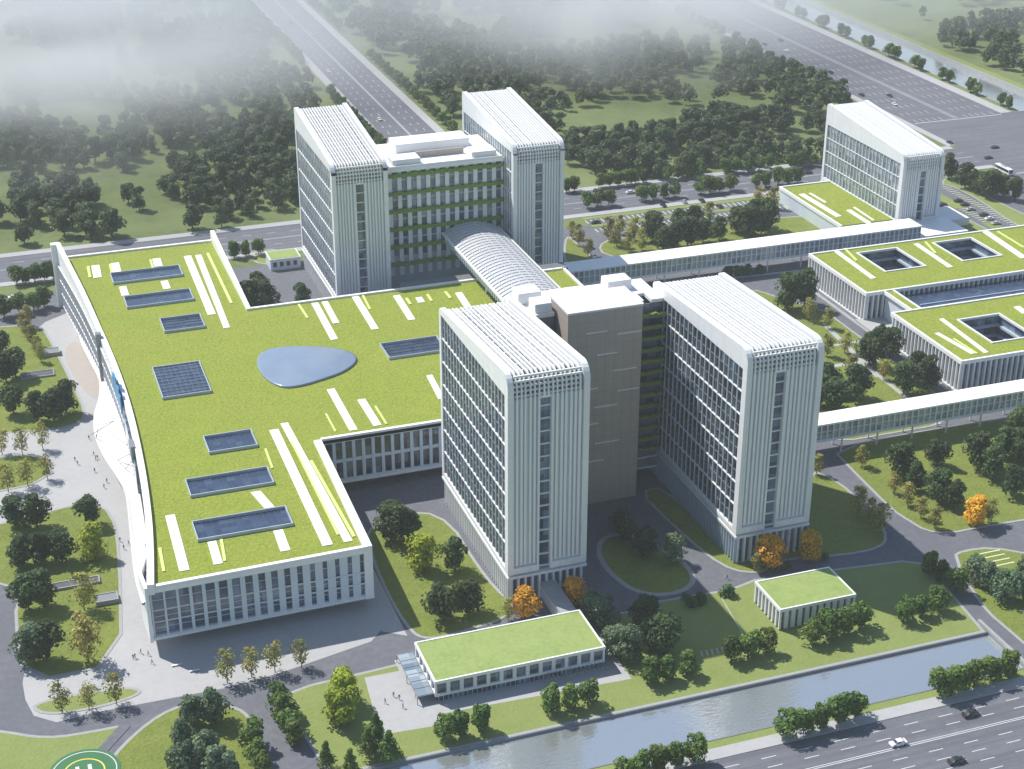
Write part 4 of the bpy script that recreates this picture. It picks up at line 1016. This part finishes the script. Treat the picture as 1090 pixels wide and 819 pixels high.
grove('large dark trees in the east garden by the rear bridge', D2, 13, [(838,331),(856,327)])
grove('dark trees in the east garden right of the tower', D2, 11.5, [(873,432),(888,437),(910,425),(880,420)])
grove('dark trees in the middle of the east garden', D2, 11, [(925,390),(947,381),(935,376)])
grove('dark trees in the east garden near the court building', D2, 10.5, [(962,419),(987,414),(974,408)])
grove('olive trees along the paths of the east garden', 'oliveg', 8.5, [(861,342),(881,350),(899,376),(940,404),(880,380),(906,404)])
grove('small olive trees in front of the court building', 'oliveg', 6, [(1025,411),(1053,406),(1068,402)])
grove('olive trees on the lawn strip beside the rear right tower', 'oliveg', 9, [(609,254),(615,262),(626,273)])
grove('olive trees at the left end of the car park garden', 'oliveg', 10, [(648,256),(656,262),(668,268),(660,250),(683,267),(675,256)])
grove('dark trees in the car park garden behind the bridge', D2, 11, [(694,258),(706,266),(718,264),(732,262),(748,259),(765,256),(738,248),(722,250),(784,247)])
grove('dark trees at the right end of the car park garden', D2, 12, [(803,240),(810,251),(797,252),(816,246)])
grove('olive trees beside the car park', 'oliveg', 10, [(755,237),(808,225),(823,222)])
grove('low olive shrubs below the rear sky bridge', 'shrub', 4, [(775,294),(785,293),(796,292),(808,291)])
grove('dark trees in the yard behind the green roof', D2, 13, [(268,333,14),(283,334,14),(322,329,11),(276,322,13)])
grove('round trees by the road behind the roof wing', 'street', 7.5, [(250,275),(262,273),(275,271)])
grove('round trees on the near kerb of the far left road', 'street', 8.5, [(5,338),(20,334),(36,331),(48,327)])
grove('round trees on the far kerb of the far left road', 'street', 7.5, [(18,303),(27,302),(37,301),(48,299),(58,297)])
grove('round trees right of the rear towers across the road', 'street', 7.5, [(603,205),(611,204)])
grove('round trees in the first clump on the near kerb', 'street', 8, [(625,222),(636,220),(648,219)])
grove('round trees in the second clump on the near kerb', 'street', 8, [(683,214),(695,213),(707,211),(718,210)])
grove('round trees in the third clump on the near kerb', 'street', 8, [(746,207),(756,206),(766,205),(778,203)])
grove('round trees in the last clump on the near kerb', 'street', 8, [(805,200),(815,199),(828,197),(839,196),(849,195)])
grove('round trees in the first clump on the far kerb', 'street', 7.5, [(640,200),(649,199),(658,198),(667,197),(676,196),(685,195)])
grove('round trees in the second clump on the far kerb', 'street', 7.5, [(710,192),(722,191),(734,190),(745,189)])
grove('round trees in the third clump on the far kerb', 'street', 7.5, [(772,185),(784,184),(796,183),(808,182),(820,180)])
grove('round trees in the last clump on the far kerb', 'street', 7.5, [(842,179),(853,178),(866,177),(878,175)])
grove('dark tree behind the slatted tower at the far right', 'dark', 11, [(1009,191)])
grove('dark trees on the verge by the highway junction', D2, 10.5, [(1027,200),(1035,203),(1044,207),(1050,211),(1058,209),(1068,211),(1080,214)])
_O = 'first second third fourth fifth sixth seventh eighth ninth tenth eleventh twelfth thirteenth fourteenth fifteenth sixteenth seventeenth eighteenth nineteenth'.split()
def ordw(k):
    if k < 20: return _O[k-1]
    t_ = {2: 'twent', 3: 'thirt', 4: 'fort'}[k//10]
    return t_+'ieth' if k % 10 == 0 else t_+'y-'+_O[k % 10-1]
def road_row(desc, group, x, ys, h=7.5):
    n = len(ys)
    for i, y in enumerate(ys): put_tree(x+random.uniform(-.6, .6), y, 'street', h*random.uniform(.85, 1.1), ordw(i+1)+' nearest '+desc, group)
road_row('round tree in the row left of the straight far avenue', 'trees left of the far avenue', 201, [y for y in np.arange(760, 1180, 9.5) if (y//60) % 4 != 3])
road_row('round tree in the row right of the straight far avenue', 'trees right of the far avenue', 246, [y for y in np.arange(800, 1180, 9.5) if (y//70) % 5 != 4])
road_row('small tree of the pairs between highway and far canal', 'trees between highway and canal', 558.4, [y+d for y in np.arange(742, 1060, 30) for d in (0, 7)], 8)
road_row('small tree along the near kerb of the highway', 'trees on the near kerb of the highway', 482, [y for y in np.arange(800, 1160, 11) if (y//50) % 3 == 1], 8)
# woods beyond the site: ellipses of woodland in the landscape (sight x, y, half width, half height), clearings stay free
WOODS = [(205,25,70,32),(170,60,50,28),(255,60,50,35),(300,30,12,30),(275,100,38,26),(320,118,20,22),(225,105,45,18),(178,118,42,16),(60,100,70,14),(60,30,80,26),
 (45,165,62,24),(15,140,35,18),(138,160,28,20),(130,175,18,10),(195,143,40,16),(240,150,36,24),(285,150,34,28),(212,186,42,26),(262,190,42,24),(300,208,22,28),(200,205,24,14),
 (50,225,52,24),(12,240,28,22),(110,262,36,14),(85,250,20,10),(240,222,36,18),(205,214,20,9),(250,240,26,10),(14,272,24,12),(120,235,6,3),(140,222,24,7),(175,240,5,4),(205,245,5,4),
 (290,245,16,8),(420,25,60,26),(400,55,24,14),(470,62,58,24),(460,115,24,26),(500,88,30,16),(560,45,34,26),(530,110,26,20),(560,80,50,20),(610,72,40,16),(650,100,60,22),(590,135,30,32),(600,165,14,14),
 (680,70,50,24),(725,60,34,26),(740,25,24,14),(700,110,34,24),(720,150,30,24),(665,165,40,17),(640,178,30,12),(700,180,40,10),(760,150,36,20),(815,85,50,36),(790,60,26,14),(850,105,40,22),(800,150,60,20),(870,150,30,20),(890,100,30,14),(850,165,50,10),(760,178,50,8),
 (930,30,46,34),(985,50,40,32),(1040,40,50,38),(1025,85,50,26),(1075,95,34,26),(1000,95,30,18),(1070,20,40,20),(880,15,24,14),(540,15,60,16),(660,30,40,20),(350,10,14,12),(1090,120,16,14)]
CLEAR = [(300,52,16,6),(155,85,11,17),(190,98,26,7),(105,125,20,14),(150,195,40,12),(90,190,20,6),(245,132,20,5),(228,203,9,5),(645,140,34,14),(590,100,14,10),(700,30,14,9),(545,120,8,6),(805,112,24,8),(775,125,14,6),(960,20,14,6),(1045,62,20,6),(975,78,8,5),(170,225,20,6),(620,30,18,7),(510,60,14,4),(425,62,12,6)]
rng = np.random.default_rng(5); cand = []
gx = np.arange(-120, 1250, 9.0); gy = np.arange(694, 1560, 9.0)
def proj(x, y, z=0):
    v = Vector((x, y, z-CAM_H)); d = v.dot(_F); return v.dot(_R)/d*F+545, v.dot(_D)/d*F+409.5
for x in gx:
    for y in gy:
        X = x+rng.uniform(-3, 3); Y = y+rng.uniform(-3, 3)
        if 196 < X < 251 or 478 < X < 602: continue
        u, v_ = proj(X, Y)
        if not (-60 < u < 1150 and -70 < v_ < 320): continue
        vv = max(v_, 1)
        jit = .22*noise.noise(Vector((X*.03, Y*.03, 0)))
        inw = any(((u-a)/c)**2+((vv-b_)/d)**2 < 1+jit*3 for a, b_, c, d in WOODS) or v_ < -8
        if not inw or any(((u-a)/c)**2+((vv-b_)/d)**2 < 1+jit for a, b_, c, d in CLEAR): continue
        if noise.noise(Vector((X*.012+7, Y*.012, 3))) > (.24 if u < 300 else .17): continue
        if rng.random() < .14: continue
        cand.append((math.hypot(X, Y), X, Y, u, v_))
for k in range(150):      # scattered single trees in the meadows
    X, Y = rng.uniform(-80, 900), rng.uniform(700, 1300)
    if 196 < X < 251 or 478 < X < 602: continue
    u, v_ = proj(X, Y)
    if -30 < u < 1120 and -20 < v_ < 320 and rng.random() < .6: cand.append((math.hypot(X, Y), X, Y, u, v_))
cand.sort()
def where(u, v_):
    if u < 60: return 'at the far left picture edge'
    if u < 130: return 'behind the green roof\'s left corner'
    if u < 200: return 'behind the two long rooflights'
    if u < 262: return 'behind the raised wing wall'
    if u < 330: return 'just left of the rear left tower'
    if u < 620: return 'right of the straight far avenue'
    if u < 690: return 'right of the rear right tower'
    if u < 760: return 'behind the middle of the car park'
    if u < 830: return 'behind the right end of the car park'
    if u < 940: return 'just left of the slatted far tower'
    return 'beyond the far canal'
for i, (d, X, Y, u, v_) in enumerate(cand[:300]):
    hh = rng.uniform(8.8, 13.8); sz = 'low' if hh < 10.3 else 'tall' if hh > 12.2 else 'middling'
    dp_ = 'at the front of the woods' if Y < 722 else 'inside the woods' if Y < 790 else 'deep in the woods'
    l_ = '%s tree %s %s' % (sz, dp_, where(u, v_)); put_tree(X, Y, 'wood' if rng.random() < .5 else 'wood2', hh, l_, l_.replace('tree', 'trees', 1), 0)
lod = []
for k in range(4):
    r2 = np.random.default_rng(50+k); lod.append(crown_np(r2, 11, 4.7, 2.4, 13, 330, .72, 'round'))
chunks = []
for (d, X, Y, u, v_) in cand[300:]:
    q = lod[rng.integers(0, 4)]; a = rng.uniform(0, 6.28); s = rng.uniform(.8, 1.25); ca, sa = math.cos(a)*s, math.sin(a)*s
    chunks.append(np.stack([q[:, 0]*ca-q[:, 1]*sa+X, q[:, 0]*sa+q[:, 1]*ca+Y, q[:, 2]*s], 1))
print('forest', len(cand))
fo = bpy.data.objects.new('distant_woodland', np_mesh('distant_woodland', np.concatenate(chunks), ['f_wood'])); C.objects.link(fo)
fo['kind'] = 'stuff'; tag(fo, 'distant misty woodland beyond the roads', 'woodland')

# ---------------------------------------------------------------- vehicles
def car_mb():
    prof = [(-2.25,.35),(-2.25,.75),(-2.1,.92),(-1.55,.98),(-.95,1.42),(.55,1.44),(1.15,1.0),(2.05,.86),(2.28,.62),(2.28,.35)]
    body = MB(); n = len(prof); v = []
    lay = [(-.86, .0), (-.9, 1), (.9, 1), (.86, 0)]
    for sgn, (yy) in ((0, -.88), (1, -.90), (2, .90), (3, .88)):
        pass
    secs = [-.9, .9]
    for yy in secs:
        for (x, z) in prof: v.append((x, yy*(1 if z < 1.0 else .78), z))
    body.add(v, [tuple(range(n))[::-1], tuple(range(n, 2*n))] + [(i, (i+1) % n, (i+1) % n+n, i+n) for i in range(n)])
    return body
CARW = []
def make_car(paint, label, X, Y, rz, group, zz):
    T = thing('car', label, 'car', (X, Y, zz), rz, group)
    def part(name, mesh, par=T, loc=(0, 0, 0)):
        o = bpy.data.objects.new(name, mesh); C.objects.link(o); o.parent = par; o.location = loc; return o
    if 'body' not in CARM:
        CARM['body'] = {}
        CARM['glass'] = MB().add([(-1.5,-.80,1.0),(-.98,-.71,1.38),(.57,-.71,1.40),(1.08,-.80,1.02),(-1.5,.80,1.0),(-.98,.71,1.38),(.57,.71,1.40),(1.08,.80,1.02),
                                  (-1.62,-.6,.99),(-1.62,.6,.99),(1.2,-.6,1.01),(1.2,.6,1.01)], [(0,3,2,1),(4,5,6,7)]).mesh('side_windows', 'carglass')
        CARM['screen'] = MB().add([(1.17,-.68,1.02),(.62,-.6,1.43),(.62,.6,1.43),(1.17,.68,1.02)], [(0,3,2,1)]).add([(-1.54,-.66,1.01),(-1.0,-.6,1.42),(-1.0,.6,1.42),(-1.54,.66,1.01)], [(0,1,2,3)]).mesh('windscreen', 'carglass')
        CARM['wheel'] = MB().tube((0,-.1,0),(0,.1,0),.33,.33,12).mesh('wheel', 'rubber'); CARM['rim'] = MB().tube((0,-.115,0),(0,.115,0),.18,.18,8).mesh('rim', 'chrome')
        CARM['hl'] = bx(-.05,.05,-.17,.17,-.08,.08).mesh('headlight', 'lamp'); CARM['tl'] = bx(-.04,.04,-.17,.17,-.08,.08).mesh('tail_light', 'red')
    if paint not in CARM['body']: CARM['body'][paint] = car_mb().mesh('body', paint)
    part('body', CARM['body'][paint])
    gs = part('side_windows', CARM['glass'], T, (0, 0, .0)); gs.scale = (1, 1.035, 1)
    w_ = part('windscreen', CARM['screen'], T, (0.02, 0, .015))
    for sx in (-1.4, 1.4):
        for sy in (-.84, .84): wh = part('wheel', CARM['wheel'], T, (sx, sy, .33)); part('rim', CARM['rim'], wh)
    for sy in (-.65, .65): part('headlight', CARM['hl'], T, (2.25, sy, .66)); part('tail_light', CARM['tl'], T, (-2.24, sy, .78))
CARM = {}
CARS = [ # px x, y, paint, heading, label
 (1033,762,'pblack',0,'black car in the lane nearest the street trees on the boulevard'),
 (956,793,'pwhite',math.pi,'white car just above the double line of the boulevard'),
 (1018,812,'pblack',0,'black car below the double line at the bottom edge'),
 (671,206,'pwhite',0,'white car on the cross road right of the rear towers'),
 (612,207,'pblack',0,'dark car on the cross road just beside the rear right tower'),
 (860,185,'pblack',math.pi,'dark car on the cross road nearing the slatted tower'),
 (15,318,'pwhite',0,'white car on the far left road behind the main building'),
 (634,238,'pblack',math.pi,'dark car parked alone at the left end of the car park'),
 (706,220,'pblack',math.pi/2,'dark car parked left of the tree clump in the car park'),
 (728,216,'psilver',math.pi/2,'silver car parked in the middle of the car park, back row'),
 (747,215,'pblack',math.pi/2,'dark car parked in the back row right of a silver car'),
 (766,221,'pblack',math.pi/2,'dark car parked in the front row of the car park'),
 (850,202,'pblack',math.pi/2,'dark car parked against the annex, left one'),
 (871,199,'pblack',math.pi/2,'dark car parked against the annex, right one'),
 (632,274,'pwhite',math.pi/2,'pale car parked by the olive trees at the sky bridge'),
 (1020,215,'pblack',0,'dark car parked in the east car park, top of the row'),
 (1027,219,'pblack',0,'dark car parked between a dark and a pale car in the east car park'),
 (1033,224,'pgreen',0,'pale car parked below two dark cars in the east car park'),
 (1003,219,'pblack',0,'dark car parked right beside the slatted tower'),
 (1007,223,'pgreen',0,'pale car parked below a dark one beside the slatted tower'),
 (1026,234,'pwhite',0,'white car parked alone in the middle of the east car park'),
 (1047,230,'pblack',0,'dark car parked above two pale cars in the east car park'),
 (1053,234,'pwhite',0,'white car parked between a dark and a greenish car'),
 (1060,239,'pgreen',0,'greenish car parked lowest in the east car park'),
 (814,48,'pblack',math.pi/2,'dark car on the highway, farthest one but two'),
 (837,55,'pwhite',math.pi/2,'white car on the highway far behind the slatted tower'),
 (831,44,'pblack',-math.pi/2,'small dark car on the highway beside a white one'),
 (752,15,'psilver',math.pi/2,'silver car farthest away on the highway in the mist'),
 (884,78,'pblack',math.pi/2,'dark car alone in the left lanes of the highway'),
 (917,102,'pblack',math.pi/2,'dark car on the highway above the roof of the slatted tower'),
 (947,103,'pblack',-math.pi/2,'dark car on the highway left of the far canal'),
 (952,112,'pwhite',-math.pi/2,'white car on the highway following a dark one'),
 (1011,153,'pblack',-math.pi/2,'dark car on the highway just before the junction'),
 (1059,158,'pblack',0,'dark car in the highway junction nearer the canal'),
 (1052,169,'pblack',0,'dark car in the highway junction above the bus'),
 (331,38,'pwhite',math.pi/2,'pale car far up the straight avenue'),
 (350,77,'pwhite',-math.pi/2,'white car halfway up the straight avenue'),
 (309,26,'pblack',math.pi/2,'dark car farthest up the straight avenue'),
 (379,119,'pblack',math.pi/2,'dark car on the avenue beside the rear left tower roof'),
 (404,128,'pwhite',-math.pi/2,'white car nearest the towers on the straight avenue'),
]
for (px_, py_, pt_, hd_, lb_) in CARS:
    X, Y = G(px_, py_); make_car(pt_, lb_, X, Y, hd_, 'cars on the roads and car parks', .05)
X, Y = G(1068, 184); BS = thing('bus', 'white coach with black windows waiting at the highway junction', 'bus', (X, Y, .05), -math.pi/2)
def bp_(mb, name, m_):
    o = bpy.data.objects.new(name, mb.mesh(name, m_)); C.objects.link(o); o.parent = BS; return o
bevel(bp_(bx(-6, 6, -1.27, 1.27, .4, 3.3), 'body', 'pwhite'), .2)
for s in (-1, 1): bp_(MB().box(-5.7, 5.6, s*1.3-.02, s*1.3+.02, 1.6, 2.9), 'side_windows', 'carglass')
bp_(bx(5.96, 6.04, -1.15, 1.15, 1.3, 3.0), 'windscreen', 'carglass'); bp_(bx(-6.04, -5.96, -1.15, 1.15, .7, 2.9), 'rear_window', 'carglass')
bp_(bx(-2.5, 1.5, -.7, .7, 3.3, 3.55), 'roof_unit', 'psilver')
for sx in (-3.9, 3.9):
    for sy in (-1.15, 1.15):
        wh = bp_(MB().tube((sx, sy-.16, .5), (sx, sy+.16, .5), .5, .5, 14), 'wheel', 'rubber')

# ---------------------------------------------------------------- people
def person_mesh(stride, arm, mname):
    me = bpy.data.meshes.new('pm'); s = stride
    V = [(0,0,.95),(0,0,1.15),(0,0,1.38),(0,0,1.5),(0.02,0,1.68),
         (0,.10,.9),(s*.18,.11,.5),(s*.32-.04,.11,.08),(s*.32+.14,.11,.04),
         (0,-.10,.9),(-s*.12,-.11,.5),(-s*.36,-.11,.1),(-s*.36+.16,-.11,.05),
         (0,.19,1.38),(-arm*.12,.25,1.12),(arm*.02,.25,.88),(arm*.06,.25,.80),
         (0,-.19,1.38),(arm*.12,-.25,1.12),(arm*.28,-.24,.9),(arm*.34,-.24,.82)]
    Rr = [.14,.125,.145,.055,.105, .095,.065,.045,.04, .095,.065,.045,.04, .06,.045,.032,.035, .06,.045,.032,.035]
    E_ = [(0,1),(1,2),(2,3),(3,4),(0,5),(5,6),(6,7),(7,8),(0,9),(9,10),(10,11),(11,12),(2,13),(13,14),(14,15),(15,16),(2,17),(17,18),(18,19),(19,20)]
    me.from_pydata(V, E_, []); o = bpy.data.objects.new('tmp', me); C.objects.link(o)
    md = o.modifiers.new('s', 'SKIN'); o.modifiers.new('d', 'SUBSURF').levels = 1
    for i, r in enumerate(Rr): me.skin_vertices[0].data[i].radius = (r, r)
    me.skin_vertices[0].data[0].use_root = True
    dg = bpy.context.evaluated_depsgraph_get(); dg.update(); out = bpy.data.meshes.new_from_object(o.evaluated_get(dg)); bpy.data.objects.remove(o)
    out.name = 'person'; out.materials.clear()
    for m_ in (mname, 'trousers', 'skin', 'hair'): out.materials.append(M[m_])
    for p in out.polygons:
        z = p.center.z; hand = abs(p.center.y) > .2 and z < .9
        p.material_index = 3 if z > 1.7 or (z > 1.58 and p.center.x < 0) else 2 if z > 1.47 or hand else 0 if z > .9 or abs(p.center.y) > .2 else 1
        p.use_smooth = True
    return out
PM = [person_mesh(1, 1, 'cloth1'), person_mesh(.2, .4, 'cloth2'), person_mesh(-.9, -1, 'cloth1')]
PEOPLE = [(95,468,0,'person in dark clothes walking alone beside the canopy edge'),(80,491,0,'person standing left of another in the middle of the plaza, left one'),(83,495,0,'person standing in the middle of the plaza, right one of a pair'),
 (100,485,0,'person at the back of the group of four near the canopy'),(102,490,0,'person in the middle of the group of four near the canopy'),(104,489,0,'person at the right of the group of four near the canopy'),(101,503,0,'person walking below the group near the canopy'),
 (114,514,0,'person walking where the plaza narrows, upper one'),(111,520,0,'person walking where the plaza narrows, lower one'),
 (103,467,7.9,'person standing on the white canopy, lower one'),(104,462,7.9,'person standing on the white canopy, upper one'),
 (128,577,0,'person on the narrow paving, left of the group of three'),(137,580,0,'person on the narrow paving, right of the group of three'),(132,585,0,'person on the narrow paving, lowest of the group of three'),
 (150,696,0,'person at the front corner plaza, topmost of five'),(158,698,0,'person at the front corner plaza, right of the topmost'),(142,702,0,'person at the front corner plaza, left one of a couple'),(144,701,0,'person at the front corner plaza, right one of a couple'),(162,707,0,'person at the front corner plaza nearest the shade'),
 (419,742,.15,'person on the small plaza, farthest from the viewer'),(425,745,.15,'person on the small plaza in the middle of the group'),(410,749,.15,'person on the small plaza at the left'),(429,754,.15,'person on the small plaza, nearest the viewer'),(443,743,.15,'person on the small plaza beside the pergola'),
 (774,617,0,'person crossing the drive near the right tower')]
for i, (a, b_, z, lb_) in enumerate(PEOPLE):
    X, Y = G(a, b_, z); o = bpy.data.objects.new('person', PM[i % 3]); C.objects.link(o); o.location = (X, Y, z+.02); o.rotation_euler = (0, 0, random.uniform(0, 6.28)); tag(o, lb_, 'person', 'people on the plazas')
#@@HAZE
# ---------------------------------------------------------------- air
def vol(name, mb_or_obj, dens, col, aniso=.3, nz=None):
    m_ = bpy.data.materials.new(name+'_air'); m_.use_nodes = True; t = m_.node_tree; t.nodes.remove(t.nodes['Principled BSDF'])
    pv = t.nodes.new('ShaderNodeVolumePrincipled'); pv.inputs['Color'].default_value = (*col, 1); pv.inputs['Density'].default_value = dens; pv.inputs['Anisotropy'].default_value = aniso
    t.links.new(pv.outputs[0], t.nodes['Material Output'].inputs['Volume'])
    if nz:
        tc = t.nodes.new('ShaderNodeTexCoord'); tx = t.nodes.new('ShaderNodeTexNoise'); tx.inputs['Scale'].default_value = 1.6; tx.inputs['Detail'].default_value = 3
        t.links.new(tc.outputs['Object'], tx.inputs['Vector'])
        ln = t.nodes.new('ShaderNodeVectorMath'); ln.operation = 'LENGTH'; t.links.new(tc.outputs['Object'], ln.inputs[0])
        mr = t.nodes.new('ShaderNodeMapRange'); mr.inputs[1].default_value = 1.0; mr.inputs[2].default_value = .1; mr.inputs[3].default_value = 0; mr.inputs[4].default_value = 1; t.links.new(ln.outputs['Value'], mr.inputs[0])
        m2 = t.nodes.new('ShaderNodeMapRange'); m2.inputs[1].default_value = .35; m2.inputs[2].default_value = .7; t.links.new(tx.outputs[0], m2.inputs[0])
        mu = t.nodes.new('ShaderNodeMath'); mu.operation = 'MULTIPLY'; t.links.new(mr.outputs[0], mu.inputs[0]); t.links.new(m2.outputs[0], mu.inputs[1])
        m3 = t.nodes.new('ShaderNodeMath'); m3.operation = 'MULTIPLY'; t.links.new(mu.outputs[0], m3.inputs[0]); m3.inputs[1].default_value = dens
        t.links.new(m3.outputs[0], pv.inputs['Density'])
    return m_
hz_ = MB().box(-900, 2200, -300, 2600, -6, 262); ho = hz_.build('haze', vol('haze', None, .00010, (.93, .96, 1.0), .0), None, kind='stuff')
MB().box(-800, 2100, 860, 2500, .6, 70).build('ground_mist', vol('ground_mist', None, .0033, (.92, .95, 1.0), .0), None, kind='stuff')
def blob(cx, cy, cz, rx, ry, rz, dens):
    me = bpy.data.meshes.new('mist_bank'); bm = bmesh.new(); bmesh.ops.create_icosphere(bm, subdivisions=3, radius=1); bm.to_mesh(me); bm.free()
    o = bpy.data.objects.new('mist_bank', me); C.objects.link(o); o.location = (cx, cy, cz); o.scale = (rx, ry, rz); me.materials.append(vol('mist_bank', None, dens, (.96, .97, 1.0), .0, nz=True)); o['kind'] = 'stuff'
bx_, by_ = G(45, 85, 30); blob(bx_, by_, 44, 175, 210, 42, .022)
bx_, by_ = G(645, 25, 30); blob(bx_, by_, 46, 130, 180, 42, .024)
